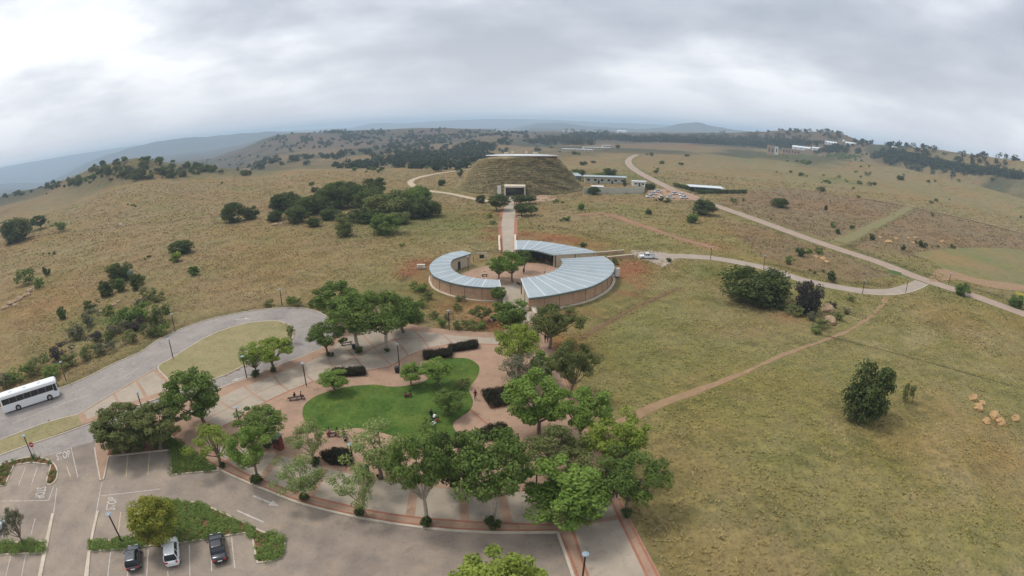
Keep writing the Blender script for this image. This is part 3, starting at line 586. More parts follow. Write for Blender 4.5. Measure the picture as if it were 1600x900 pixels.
stop_text((99, 712), (98, 706), (110, 709)); stop_text((62.5, 770), (71, 769), (60.5, 779)); stop_text((175, 787), (167, 787), (177, 777))
# ------------------------------------------------------------------ round market building: three crescents round a courtyard
m_roof = mat('roof_sheet', (0.385, 0.43, 0.45), 0.5, 0.35, metal=0.0, col2=(0.32, 0.365, 0.385), scale=0.25, detail=6)
m_seam = mat('roof_seam', (0.58, 0.63, 0.645), 0.5, 0.4)
m_fascia = mat('fascia', (0.13, 0.17, 0.155), 0.6, 0.3)
m_wall = mat('tan_brick_wall', (0.54, 0.36, 0.235), 0.9, 0.2, col2=(0.44, 0.285, 0.185), scale=0.7, bump=0.3, bscale=6, detail=8, stretch=(1, 1, 2.5))
m_joint = mat('joint_brown', (0.24, 0.15, 0.10), 0.9, 0.2); mottle(m_wall, 0.35, 0.5, 0.66, (0.82, 0.78, 0.76)); mottle(m_roof, 0.5, 0.55, 0.7, (0.86, 0.87, 0.88))
m_plaster = mat('cream_plaster', (0.52, 0.44, 0.325), 0.9, 0.2, var=0.10, scale=0.8, detail=8)
m_conc = mat('pale_concrete', (0.56, 0.49, 0.385), 0.9, 0.2, var=0.12, scale=0.6, detail=8)
m_dark = mat('dark_steel', (0.035, 0.034, 0.034), 0.6, 0.4)
m_glass = mat('dark_glass', (0.02, 0.024, 0.028), 0.08, 0.6)
m_inside = mat('shaded_interior', (0.10, 0.085, 0.07), 0.9, 0.1)  # shade under the open roofs is put into this dark colour
m_white = mat('white_paint', (0.75, 0.75, 0.74), 0.5, 0.4, var=0.03, scale=1.0)
def resample(line, n):
    ln = np.array([p[:2] for p in line], float); s = np.concatenate([[0], np.cumsum(np.hypot(*np.diff(ln, axis=0).T))]); f = np.linspace(0, s[-1], n)
    return np.stack([np.interp(f, s, ln[:, 0]), np.interp(f, s, ln[:, 1])], -1)
def crescent(label, outer_px, inner_px, ho, hi, npan, inner_wall):
    outer = resample(spline(PP(outer_px, ho), 6), npan*4+1); inner = resample(spline(PP(inner_px, hi), 6), npan*4+1)
    c0 = (outer.mean(0)+inner.mean(0))/2
    e = empty('market_building', (c0[0], c0[1], 0), 0, label, 'building')
    outer = outer-c0; inner = inner-c0; th = 0.16
    for k in range(npan):
        mb = MB(); rings = []
        for i in range(4*k, 4*k+5):
            o, n_ = outer[i], inner[i]
            if i == 4*k: a = outer[i+1]-o; b_ = inner[i+1]-n_; o = o+a*0.05; n_ = n_+b_*0.05
            if i == 4*k+4: a = outer[i-1]-o; b_ = inner[i-1]-n_; o = o+a*0.05; n_ = n_+b_*0.05
            rings.append([(*o, ho-th), (*n_, hi-th), (*n_, hi), (*o, ho)])
        mb.loft(rings); mb.build('roof_panel', m_roof, e)
        # ribs of the sheeting
        for i in (4*k+1, 4*k+2, 4*k+3):
            mb = MB(); o, n_ = outer[i], inner[i]; d = outer[min(i+1, len(outer)-1)]-outer[i-1]; d = d/np.linalg.norm(d)*0.035
            mb.loft([[(*(o-d), ho-0.002), (*(o+d), ho-0.002), (*(o+d), ho+0.05), (*(o-d), ho+0.05)], [(*(n_-d), hi-0.002), (*(n_+d), hi-0.002), (*(n_+d), hi+0.05), (*(n_-d), hi+0.05)]]); mb.build('roof_rib', m_roof, e)
    for i in range(0, npan*4+1, 4):
        o, n_ = outer[i], inner[i]; j = min(i+1, len(outer)-1); d = outer[j]-outer[max(i-1, 0)]; d = d/np.linalg.norm(d)*0.10
        mb = MB(); mb.loft([[(*(o-d), ho-0.2), (*(o+d), ho-0.2), (*(o+d), ho+0.06), (*(o-d), ho+0.06)], [(*(n_-d), hi-0.2), (*(n_+d), hi-0.2), (*(n_+d), hi+0.06), (*(n_-d), hi+0.06)]]); mb.build('roof_seam', m_seam, e)
    def band(name, line, z0, z1, w, m, i0, i1):
        mb = MB(); rings = []
        for i in range(i0, i1+1):
            a = line[max(i-1, 0)]; b_ = line[min(i+1, len(line)-1)]; d = (b_-a)/np.linalg.norm(b_-a); q = np.array((-d[1], d[0]))*w/2; p = line[i]
            rings.append([(*(p-q), z0), (*(p+q), z0), (*(p+q), z1), (*(p-q), z1)])
        mb.loft(rings); return mb.build(name, m, e)
    n4 = npan*4
    band('fascia', outer + (outer-inner)*0.006, ho-0.42, ho-0.05, 0.10, m_fascia, 0, n4); band('inner_fascia', inner - (outer-inner)*0.006, hi-0.36, hi-0.03, 0.10, m_fascia, 0, n4)
    ow = outer + (inner-outer)*0.055
    for k in range(npan):
        band('wall_panel', ow, 0, ho-0.21, 0.30, m_wall, 4*k, 4*k+4)
        o = ow[4*k]; u = (outer-inner)[4*k]; u = u/np.linalg.norm(u); mb = MB(); mb.tube([(*(o+u*0.2), 0), (*(o+u*0.2), ho-0.3)], 0.045, 6); mb.build('downpipe', m_joint, e)
    band('plinth', outer + (outer-inner)*0.004, 0, 0.18, 0.7, m_conc, 0, n4)
    iw = inner + (outer-inner)*(0.10 if inner_wall else 0.5)
    if inner_wall:
        for k in range(npan): band('inner_wall_panel', iw, 0, hi-0.25, 0.2, m_plaster, 4*k, 4*k+4)
        for k in range(1, npan-1, 2):
            o = iw[4*k+2]; a = iw[4*k+3]-iw[4*k+1]; a = a/np.linalg.norm(a); q = np.array((-a[1], a[0])); u = inner[4*k+2]-iw[4*k+2]; u = u/np.linalg.norm(u)*0.13
            mb = MB(); mb.loft([[(*(o+u-a*0.6), z) , (*(o+u+a*0.6), z), (*(o-u*0+a*0.6), z), (*(o-a*0.6), z)] for z in (0.0, 2.2)]); mb.build('door', m_dark, e)
    else:
        band('back_partition', iw, 0, hi-0.3, 0.15, m_inside, 0, n4)
        for k in range(npan+1):
            o = inner[4*k] + (outer-inner)[4*k]*0.06; mb = MB(); mb.tube([(*o, 0), (*o, hi-0.17)], 0.11, 8); mb.build('column', m_dark, e)
    for i in (0, n4):                                             # end walls
        o, n_ = ow[i], inner[i] + (outer-inner)[i]*0.03; s_ = outer[1]-outer[0] if i == 0 else outer[-2]-outer[-1]; s_ = s_/np.linalg.norm(s_); a0 = s_*0.10; a1 = s_*0.35
        mb = MB(); mb.loft([[(*(o+a0), 0), (*(o+a1), 0), (*(n_+a1), 0), (*(n_+a0), 0)], [(*(o+a0), ho-0.2), (*(o+a1), ho-0.2), (*(n_+a1), hi-0.2), (*(n_+a0), hi-0.2)]]); mb.build('end_wall', m_plaster, e)
    return e
crescent('narrow crescent market building with grey metal roof, left of the courtyard trees', [(721, 392), (707, 394), (692, 399), (681, 405), (674, 411), (671, 419), (676, 429), (686, 435), (700, 440), (721, 445), (746, 448), (765, 449), (782, 448)],
         [(736, 396), (717, 402), (707, 406), (704, 412), (705, 418), (711, 424), (720, 429), (731, 432), (741, 434), (759, 436), (780, 437)], 3.3, 3.6, 11, True)
crescent('widest crescent market building with tan brick wall and grey roof beside the grass slope', [(944, 400.5), (956, 409), (960, 416), (959, 423), (952.5, 431.5), (939.5, 440), (920, 448.5), (887.5, 456), (855, 462), (826.5, 465.5)],
         [(876, 405), (878.5, 409), (877.5, 414), (871, 420), (858, 426), (839, 431.5), (826, 433), (814, 435)], 3.4, 3.7, 12, False)
crescent('far crescent market hall with open dark front under its grey roof', [(807, 375.5), (824, 375.5), (845, 377), (868, 380), (887.5, 383.5), (904, 386.5), (920, 390), (933, 394)],
         [(807, 390), (822, 390), (835, 391), (845, 393), (853, 395), (860, 397), (864, 398)], 3.4, 3.7, 7, False)
def para(label, pts, w_=0.45, h=1.1, hb=0.0, m=None):
    """a low wall: body and coping"""
    q = [P(*p) for p in pts]; c = q[0]; e = empty('parapet_wall', (c[0], c[1], 0), 0, label, 'wall'); ln = [(x-c[0], y-c[1]) for x, y in q]
    strip('wall_body', ln, w_, 0, h-0.12, m or m_plaster, e); strip('coping', ln, w_+0.14, h-0.12, h, m_conc, e); return e
para('cream parapet wall along the left side of the upper walkway', [(781, 396), (780, 383), (780, 372)]); para('cream parapet wall between the upper walkway and the far crescent roof', [(805, 396), (805, 383), (805, 371)])
para('cream parapet wall left of the lower ramp, beside the narrow crescent', [(784, 466), (787, 474), (791, 487)]); para('long cream parapet wall right of the lower ramp under the widest crescent', [(817, 447), (824, 465), (831, 483), (838, 497)], 0.8, 1.2)
para('upper cream wall of the side passage behind the white pickup', [(931, 399), (953, 397), (975, 395)], 0.4, 1.0, m=m_wall); para('lower cream wall of the side passage nearest the white pickup', [(949, 406), (970, 404), (990, 402)], 0.4, 1.0, m=m_wall)
def cabinet(name, label, cat, px, py, sx, sy, sz, m, z=0.0, legs=True):
    x, y = P(px, py); e = empty(name, (x, y, z), 0, label, cat)
    b0 = 0.25 if legs else 0
    MB().box(-sx/2, -sy/2, b0, sx/2, sy/2, sz).build('body', m, e); MB().box(-sx/2-0.05, -sy/2-0.05, sz+0.002, sx/2+0.05, sy/2+0.05, sz+0.06).build('lid', m_conc, e)
    MB().box(-sx*0.3, -sy/2-0.02, b0+0.1, sx*0.3, -sy/2-0.003, sz-0.1).build('door', m_white if m != m_white else m_conc, e)
    if legs:
        for a in (-1, 1): MB().box(a*sx*0.4-0.05, -sy*0.4, 0, a*sx*0.4+0.05, sy*0.4, b0-0.002).build('leg', m_dark, e)
    return e
cabinet('utility_cabinet', 'white utility box on red soil left of the narrow crescent', 'box', 658, 420, 2.2, 1.0, 1.2, m_white)
cabinet('air_conditioner', 'grey air conditioning unit at the right end of the widest crescent wall', 'air conditioner', 964, 433, 1.2, 0.9, 2.4, m_seam)
cabinet('utility_cabinet', 'white meter cabinet under the brick wall by the ramp tree', 'box', 863, 484, 1.3, 0.7, 1.3, m_white)
# ------------------------------------------------------------------ grass mound building at the end of the walkway
mx_, my_ = 4.6, 320.0
tum = empty('mound_building', (mx_, my_, 0), 0, 'large grass covered mound building with flat white roof and concrete portal', 'building')
prof = [(39.5, -0.3), (37.5, 0.9), (35.5, 3.2), (33.2, 6.0), (30.8, 9.2), (28.2, 12.4), (25.6, 14.8), (23.4, 16.5), (21.4, 17.3), (19.0, 17.3)]
pr = np.array(spline(prof, 4)); na = 120
def mound_pt(i, a):
    R0, z = pr[i]; fr = max(0, -math.sin(a)); n_ = math.sin(a*5+z*0.3)*0.35 + math.sin(a*11+z)*0.2
    ter = 0.16*math.sin(z*2.1 + 1.5*math.sin(a*7) + 0.7*math.sin(a*17+1))
    return ((R0+n_+ter)*math.cos(a), (R0+n_+ter)*math.sin(a)*0.96, z + (3.0*fr*max(0, z-12)/5.4 if z > 12 else 0))
V = [mound_pt(i, 2*math.pi*j/na) for i in range(len(pr)) for j in range(na)]
F = [(i*na+j, i*na+(j+1) % na, (i+1)*na+(j+1) % na, (i+1)*na+j) for i in range(len(pr)-1) for j in range(na)]
m_mound = mat('mound_grass', (0.30, 0.235, 0.135), 0.95, 0.1, col2=(0.135, 0.135, 0.062), scale=0.17, bump=0.9, bscale=0.9, detail=8)
link('mound', npmesh('mound', V, F, smooth=True), tum, m_mound)
m_rust = mat('rust_red_wall', (0.20, 0.075, 0.055), 0.8, 0.2, var=0.15, scale=0.6)
mb = MB(); mb.loft([[(20.9*math.cos(a)+1.5, 20.9*math.sin(a), z) for a in np.linspace(0, 2*math.pi, 64, endpoint=False)] for z in (15.0, 20.2)]); mb.v = [(x, y, z-((y+21.8)*0.048 if z > 16 else 0)) for x, y, z in mb.v]; mb.build('drum_wall', m_rust, tum)
mb = MB(); mb.loft([[(r_*math.cos(a)+1.5, r_*math.sin(a), z) for a in np.linspace(0, 2*math.pi, 64, endpoint=False)] for r_, z in ((21.6, 20.1), (21.8, 20.6), (16, 20.85), (8, 21.0), (2, 21.05))]); mb.v = [(x, y, z-(y+21.8)*0.048) for x, y, z in mb.v]; mb.build('roof', mat('white_roof', (0.62, 0.63, 0.65), 0.6, 0.3), tum, True)
for x, y, sx, sz in ((-8, 2, 2.6, 2.8), (-4.4, 0, 1.4, 4.2), (4.0, 0, 1.2, 4.2), (9.5, 3, 3.0, 2.6)):
    MB().box(x-sx/2, y-0.8, 19.0, x+sx/2, y+0.8, 19.6+sz*0.55).build('roof_vent', m_plaster, tum)
rs2 = np.random.default_rng(8); n = 9000                          # tussocks in rows on the slope
ii = rs2.uniform(3, len(pr)-8, n); aa = rs2.uniform(-math.pi, 0.0, n)+rs2.normal(0, 0.1, n)
pts = np.array([mound_pt(int(i), a) for i, a in zip(ii, aa)]); hh = rs2.uniform(0.4, 1.3, n); th_ = rs2.uniform(0, 6.28, n)
def blades(pts, hh, wd, lean, rs, nb=3):
    Vs, Fs, at = [], [], []; n = len(pts)
    for k in range(nb):
        th = rs.uniform(0, 6.28, n); ln = rs.uniform(0.2, 1.0, n)*lean*hh; w_ = wd*rs.uniform(0.7, 1.4, n)
        dx, dy = np.cos(th), np.sin(th); tip = pts + np.stack([dx*ln, dy*ln, hh*rs.uniform(0.7, 1.1, n)], -1); q = np.stack([-dy*w_, dx*w_, np.zeros(n)], -1)
        Vs.append(np.stack([pts-q, pts+q, tip], 1)); at.append(rs.uniform(0, 1, n)*0.5 + rs.uniform(0, 0.5))
    Vv = np.concatenate(Vs).reshape(-1, 3); return Vv, np.arange(len(Vv)).reshape(-1, 3), np.concatenate(at)
def bladesmat(name, c1, c2, scale=0.12):
    m = mat(name, c1, 0.95, 0.1, col2=c2, scale=scale, attr='v', detail=3); t = m.node_tree; b = t.nodes['Principled BSDF']; src = b.inputs['Base Color'].links[0].from_socket
    d = t.nodes.new('ShaderNodeBsdfDiffuse'); tr = t.nodes.new('ShaderNodeBsdfTranslucent'); mx = t.nodes.new('ShaderNodeMixShader'); mx.inputs[0].default_value = 0.45
    nu = t.nodes.new('ShaderNodeCombineXYZ'); nu.inputs[2].default_value = 1.0; t.links.new(nu.outputs[0], d.inputs['Normal'])
    t.links.new(src, d.inputs[0]); t.links.new(src, tr.inputs[0]); t.links.new(d.outputs[0], mx.inputs[1]); t.links.new(tr.outputs[0], mx.inputs[2]); t.links.new(mx.outputs[0], t.nodes['Material Output'].inputs['Surface']); t.nodes.remove(b)
    return m
m_tuss = bladesmat('tussock', (0.74, 0.57, 0.35), (0.22, 0.22, 0.095), 0.20)
v_, f_, a_ = blades(pts, hh*0.6, 0.42, 1.7, rs2); o = link('grass_cover', npmesh('grass_cover', v_, f_, a_), tum, m_tuss); o['kind'] = 'stuff'
pl, prr = P(788, 307), P(821, 307); yf = pl[1]-my_-1.0; x0, x1 = pl[0]-mx_, prr[0]-mx_; hp = 5.6
MB().box(x0, yf, hp-0.75, x1, yf+13, hp).build('portal_lintel', m_conc, tum)
for s_, xx in ((-1, x0), (1, x1)):
    mb = MB(); mb.loft([[(xx, yf-(1.5 if s_ < 0 else 0.4), 0), (xx-s_*0.7, yf-(1.5 if s_ < 0 else 0.4), 0), (xx-s_*0.7, yf+13, 0), (xx, yf+13, 0)], [(xx, yf, hp-0.752), (xx-s_*0.7, yf, hp-0.752), (xx-s_*0.7, yf+13, hp-0.752), (xx, yf+13, hp-0.752)]]); mb.build('portal_wall', m_conc, tum)
gl = MB().box(x0+0.72, yf+5, 0, x1-0.72, yf+5.1, hp-0.76).build('glazed_front', m_glass, tum)
for k in range(7):
    xk = x0+0.9+(x1-x0-1.8)*k/6; MB().box(xk-0.06, yf+4.9, 0, xk+0.06, yf+4.99, hp-0.77).build('mullion', m_dark, gl)
# ------------------------------------------------------------------ outlying buildings
def shed(name, label, px, py, wd, dp, ht, rz=0.0, roof='flat', wall=None, rf=None, nwin=0, over=0.4, group=None, ndoor=0):
    g = G(px, py); e = empty(name, g, rz, label, 'building', group); wall = wall or m_plaster; rf = rf or m_roof
    MB().box(-wd/2, 0, -1.0, wd/2, dp, ht).build('wall', wall, e)
    if roof == 'flat': MB().box(-wd/2-over, -over, ht+0.003, wd/2+over, dp+over, ht+0.35).build('roof', rf, e)
    else:
        mb = MB(); rh = dp*0.22; mb.add([(-wd/2-over, -over, ht+.003), (wd/2+over, -over, ht+.003), (wd/2+over, dp+over, ht+.003), (-wd/2-over, dp+over, ht+.003), (-wd/2-over*(0 if roof == 'hip' else 1)+(wd*.25 if roof == 'hip' else 0), dp/2, ht+rh), (wd/2+over*(0 if roof == 'hip' else 1)-(wd*.25 if roof == 'hip' else 0), dp/2, ht+rh)],
               [(0, 1, 5, 4), (2, 3, 4, 5), (1, 2, 5), (3, 0, 4), (3, 2, 1, 0)]); mb.build('roof', rf, e)
    for k in range(nwin):
        xk = -wd/2 + wd*(k+0.5)/nwin; w_ = min(wd/nwin*0.5, 2.2); f = MB().box(xk-w_/2, -0.06, ht*0.35, xk+w_/2, -0.003, ht*0.75).build('window', m_white, e)
        MB().box(xk-w_/2+.12, -0.08, ht*0.35+.12, xk+w_/2-.12, -0.062, ht*0.75-.12).build('pane', m_glass, f)
    for k in range(ndoor):
        xk = -wd/2 + wd*(k+1)/(ndoor+1); MB().box(xk-0.6, -0.05, 0, xk+0.6, -0.003, min(2.2, ht*0.8)).build('door', m_dark, e)
    return e
m_sage = mat('sage_plaster', (0.46, 0.45, 0.37), 0.9, 0.2, var=0.1, scale=0.3, detail=7)
shed('office_building', 'long low office with grey flat roof behind the sage yard wall', 946, 287, 27, 8, 4.2, R(-4), 'flat', m_sage, m_roof, 6, 0.9, None, 2)
shed('pavilion', 'small grey hip roofed pavilion at the right foot of the mound', 898, 283, 9, 8, 3.6, 0, 'hip', m_fascia, m_roof, 2, 0.8, None, 1)
shed('store_room', 'small white roofed store inside the sage yard wall', 934, 299, 6.5, 4, 2.6, R(-3), 'flat', m_sage, m_white, 1, 0.3, None, 1)
shed('guard_house', 'small white flat roofed house at the right end of the yard wall', 999, 291, 9, 5, 2.8, R(-6), 'flat', m_white, m_seam, 2, 0.3, None, 1)
yw = empty('yard_wall', (*P(911, 303), 0), 0, 'sage plastered yard wall in front of the long office', 'wall'); c_ = P(911, 303)
lnw = [(p[0]-c_[0], p[1]-c_[1]) for p in PP([(911, 303), (940, 303), (970, 303), (1006, 302), (1007, 296)])]
for a, b in zip(lnw[:-1], lnw[1:]): strip('wall_panel', [a, b], 0.3, 0, 3.6, m_sage, yw)
cp = empty('carport', (*P(1104, 301), 0), R(-8), 'open carport with flat pale grey roof behind the clipped hedge', 'carport')
MB().box(-11, 0, 3.0, 12, 12, 3.25).build('roof', m_seam, cp)
for x in np.linspace(-10.5, 11.5, 6):
    for y in (0.5, 11.5): MB().box(x-.1, y-.1, 0, x+.1, y+.1, 2.998).build('post', m_dark, cp)
MB().box(-10.9, 11.6, 0, 11.9, 11.8, 2.9).build('back_wall', m_sage, cp)
m_pinkb = mat('buff_brick', (0.42, 0.30, 0.22), 0.9, 0.2, var=0.1, scale=0.2); m_wroof = mat('white_sheet_roof', (0.66, 0.68, 0.70), 0.5, 0.4)
shed('tower_block', 'tall buff brick block beside the green lawn on the right', 1204, 243, 12, 10, 17, R(-25), 'flat', m_pinkb, m_pinkb, 2)
shed('service_tower', 'narrow white stair tower next to the tall buff block', 1213, 242, 6, 6, 14, R(-25), 'flat', m_white, m_white, 1)
shed('school_hall', 'long buff brick hall right of the white stair tower', 1236, 242, 32, 12, 10, R(-25), 'flat', m_pinkb, m_pinkb, 6)
shed('farm_shed', 'long white roofed shed behind the long buff hall', 1256, 235, 56, 16, 6, R(-24), 'gable', m_white, m_wroof, 4)
shed('farm_shed', 'white shed at the right end of the sheds behind the buff hall', 1276, 235, 20, 12, 5, R(-24), 'gable', m_white, m_wroof, 2)
shed('farm_shed', 'white roofed house on the slope left of the white water tank', 1298, 226, 30, 14, 5, R(-28), 'gable', m_white, m_wroof, 4)
shed('farm_shed', 'white roofed house on the slope right of the white water tank', 1330, 227, 28, 14, 4, R(-30), 'gable', m_white, m_wroof, 4)
shed('farm_shed', 'small white building among the dark tree belt on the right slope', 1398, 233, 12, 8, 4, R(-32), 'gable', m_white, m_wroof, 2)
shed('lodge_building', 'long white roofed lodge nearest the bend of the far road', 934, 234, 46, 10, 3.6, R(10), 'flat', m_plaster, m_wroof, 8)
shed('lodge_building', 'white roofed lodge wing left of the far road bend', 902, 237, 44, 9, 3.4, R(-12), 'flat', m_plaster, m_wroof, 8)
shed('lodge_building', 'small white roofed lodge by the round green bush', 949, 231, 16, 9, 4, R(12), 'flat', m_plaster, m_wroof, 3)
shed('greenhouse', 'long white greenhouse roof on the plain left of the dark tall trees', 912, 207.3, 150, 30, 7, 0, 'flat', m_white, m_wroof, 10)
shed('greenhouse', 'white greenhouse roof far behind the mound', 792, 206.5, 75, 30, 7, 0, 'flat', m_white, m_wroof, 6)
shed('farm_shed', 'tiny white roofed shed on the far plain right of the long greenhouse', 972, 207.5, 34, 14, 6, 0, 'gable', m_white, m_wroof, 4)
g_ = G(1318, 226); wt = empty('water_tank', g_, 0, 'white water tank on a stand between two white roofed houses', 'water tank')
MB().tube([(0, 0, 7), (0, 0, 12)], 3.0, 16).build('tank', m_white, wt)
for a in range(4): MB().tube([(2*math.cos(a*1.57), 2*math.sin(a*1.57), -1), (2*math.cos(a*1.57), 2*math.sin(a*1.57), 6.99)], 0.2, 6).build('leg', m_dark, wt)
# ------------------------------------------------------------------ plants
LEAFM = {}
def leafmat(name, c1, c2):
    m = bpy.data.materials.new('leaf_' + name); m.use_nodes = True; t = m.node_tree; n = t.nodes; l = t.links; n.remove(n['Principled BSDF'])
    at = n.new('ShaderNodeAttribute'); at.attribute_name = 'v'; oi = n.new('ShaderNodeObjectInfo')
    ad = n.new('ShaderNodeMath'); ad.operation = 'MULTIPLY_ADD'; l.new(oi.outputs['Random'], ad.inputs[0]); ad.inputs[1].default_value = 0.3; l.new(at.outputs['Fac'], ad.inputs[2])
    sb = n.new('ShaderNodeMath'); sb.operation = 'SUBTRACT'; sb.use_clamp = True; l.new(ad.outputs[0], sb.inputs[0]); sb.inputs[1].default_value = 0.15
    mi = n.new('ShaderNodeMix'); mi.data_type = 'RGBA'; l.new(sb.outputs[0], mi.inputs['Factor']); mi.inputs['A'].default_value = (*c1, 1); mi.inputs['B'].default_value = (*c2, 1)
    d = n.new('ShaderNodeBsdfDiffuse'); tr = n.new('ShaderNodeBsdfTranslucent'); mx = n.new('ShaderNodeMixShader'); mx.inputs[0].default_value = 0.3
    l.new(mi.outputs['Result'], d.inputs[0]); l.new(mi.outputs['Result'], tr.inputs[0]); l.new(d.outputs[0], mx.inputs[1]); l.new(tr.outputs[0], mx.inputs[2]); l.new(mx.outputs[0], n['Material Output'].inputs['Surface'])
    LEAFM[name] = m
leafmat('dark', (0.059, 0.080, 0.028), (0.142, 0.171, 0.061)); leafmat('mid', (0.085, 0.130, 0.033), (0.218, 0.289, 0.080)); leafmat('bright', (0.106, 0.177, 0.033), (0.266, 0.366, 0.088))
leafmat('lime', (0.147, 0.201, 0.035), (0.354, 0.419, 0.088)); leafmat('pale', (0.147, 0.201, 0.061), (0.342, 0.407, 0.147)); leafmat('olive', (0.100, 0.118, 0.040), (0.242, 0.260, 0.097))
leafmat('grey', (0.105, 0.110, 0.065), (0.240, 0.235, 0.140)); leafmat('yellow', (0.100, 0.145, 0.030), (0.440, 0.410, 0.080)); leafmat('purple', (0.050, 0.042, 0.040), (0.120, 0.104, 0.088)); leafmat('black', (0.024, 0.026, 0.016), (0.085, 0.074, 0.046))
leafmat('cover', (0.110, 0.165, 0.040), (0.290, 0.370, 0.110)); leafmat('wood', (0.024, 0.036, 0.020), (0.064, 0.082, 0.042)); leafmat('aloe', (0.14, 0.19, 0.15), (0.26, 0.32, 0.26))
m_bark = mat('bark', (0.20, 0.155, 0.115), 0.95, 0.1, var=0.3, scale=3.0, bump=0.4); m_palebark = mat('pale_bark', (0.42, 0.36, 0.28), 0.95, 0.1, var=0.2, scale=3.0)
def leaf_quads(cen, rad, npc, ls, lw, rs, flatz=0.75, up=0.5):
    """leaves filling clumps: diamonds facing outwards and up"""
    cen = np.asarray(cen, float); rad = np.asarray(rad, float); k = len(cen); idx = np.repeat(np.arange(k), npc); n = len(idx)
    d = rs.normal(size=(n, 3)); d /= np.linalg.norm(d, axis=1)[:, None]; rr_ = rs.uniform(0.25, 1.0, n)**0.55
    off = d*(rr_*rad[idx])[:, None]; off[:, 2] *= flatz; c = cen[idx] + off
    nrm = d*0.8 + np.array([0, 0, up]) + rs.normal(0, 0.55, (n, 3)); nrm /= np.linalg.norm(nrm, axis=1)[:, None]
    a = np.cross(nrm, rs.normal(size=(n, 3))); a /= np.linalg.norm(a, axis=1)[:, None]+1e-9; b = np.cross(nrm, a)
    s = rs.uniform(0.7, 1.3, n)[:, None]; a *= ls*s/2; b *= lw*s/2
    V = np.stack([c-a, c+b, c+a, c-b], 1).reshape(-1, 3); F = np.arange(n*4).reshape(-1, 4)
    cl = rs.uniform(0, 1, k)[idx]; at = np.clip(0.45*cl + 0.55*rs.uniform(0, 1, n), 0, 1)
    return V, F, at
def make_plant(kind, seed):
    """-> (woody mesh, leaf mesh, nominal height, nominal width)"""
    rs = np.random.default_rng(seed); K = dict(
        acacia=dict(H=6, tr=1.7, cz=4.3, rx=2.9, rz=1.75, nc=52, cr=(0.32, 0.80), npc=190, ls=.21, lw=.11, hole=.25), dense=dict(H=6, tr=1.3, cz=3.6, rx=2.5, rz=2.2, nc=70, cr=(0.32, 0.78), npc=175, ls=.22, lw=.125, hole=.1),
        round=dict(H=3.5, tr=0.9, cz=2.25, rx=1.65, rz=1.1, nc=44, cr=(0.35, 0.55), npc=140, ls=.155, lw=.085, hole=.1), sparse=dict(H=5, tr=1.0, cz=3.3, rx=2.3, rz=1.5, nc=34, cr=(0.4, 0.75), npc=120, ls=.17, lw=.085, hole=.3),
        bush=dict(H=4, tr=0.3, cz=1.9, rx=2.4, rz=1.9, nc=52, cr=(0.55, 0.9), npc=130, ls=.26, lw=.155, hole=.05), shrub=dict(H=1.2, tr=0.1, cz=0.55, rx=0.75, rz=0.5, nc=16, cr=(0.22, 0.38), npc=34, ls=.26, lw=.15, hole=.05),
        scrub=dict(H=2.2, tr=0.2, cz=1.05, rx=1.5, rz=0.85, nc=22, cr=(0.3, 0.55), npc=34, ls=.30, lw=.13, hole=.2), column=dict(H=5, tr=0.5, cz=2.7, rx=0.8, rz=2.2, nc=26, cr=(0.35, 0.6), npc=40, ls=.32, lw=.2, hole=0))[kind]
    cen, rad = [], []
    lob = [(rs.uniform(0, 6.28), rs.uniform(0.7, 1.25)) for _ in range(5)]
    while len(cen) < K['nc']:
        d = rs.normal(size=3); d /= np.linalg.norm(d); q = rs.uniform(0.15, 1)**0.45
        az = math.atan2(d[1], d[0]); f = 1 + 0.38*sum(math.cos((az-a)*1.0)*(s-1)*2 for a, s in lob)
        c = np.array((d[0]*K['rx']*q*f*0.86, d[1]*K['rx']*q*f*0.86, K['cz'] + d[2]*K['rz']*q))
        if c[2] < K['cz'] - K['rz']*0.75 and kind not in ('bush', 'shrub', 'scrub', 'column'): continue
        if c[2] < 0.25: c[2] = 0.25
        if rs.uniform() < K['hole'] and q < 0.6: continue
        cen.append(c); rad.append(rs.uniform(*K['cr']))
    V, F, at = leaf_quads(cen, rad, K['npc'], K['ls'], K['lw'], rs)
    keep = V.reshape(-1, 4, 3)[:, :, 2].min(1) > 0.0; V = V.reshape(-1, 4, 3)[keep].reshape(-1, 3); at = at[keep]; F = np.arange(len(V)).reshape(-1, 4)
    leaf = npmesh(kind+'_leaves', V, F, at); mb = MB()
    H = K['H']; lean = rs.normal(0, 0.12, 2); t0 = np.zeros(3); t1 = np.array((lean[0]*K['tr'], lean[1]*K['tr'], K['tr'])); br = 0.026*H if kind not in ('shrub', 'scrub') else 0.03
    mb.tube([(0, 0, -0.25), tuple((t0+t1)/2 + np.array((rs.normal(0, .05), rs.normal(0, .05), 0))), tuple(t1)], [br*1.25, br*1.0, br*0.85], 7)
    order = np.argsort([-r for r in rad])[:(14 if kind in ('acacia', 'sparse') else 9)]
    for i in order:
        c = np.array(cen[i]); mid_ = t1*0.5 + c*0.5 + np.array((rs.normal(0, .15), rs.normal(0, .15), -0.15*(H/6)))
        mb.tube([tuple(t1*0.97), tuple(mid_), tuple(c)], [br*0.55, br*0.32, br*0.1], 5)
    bb = V.reshape(-1, 3); wd_ = np.percentile(bb[:, 0], 98)-np.percentile(bb[:, 0], 2)
    return mb.mesh(kind+'_wood'), leaf, float(np.percentile(bb[:, 2], 99)), float(wd_)
PL = {k: [make_plant(k, 100*i+s) for s in range(n)] for i, (k, n) in enumerate((('acacia', 4), ('dense', 4), ('round', 2), ('sparse', 3), ('bush', 5), ('shrub', 3), ('scrub', 4), ('column', 1)))}
for k in PL:
    for wm, lm, h, w_ in PL[k]: wm.materials.append(m_bark); lm.materials.append(LEAFM['mid'])
cnt = [0]
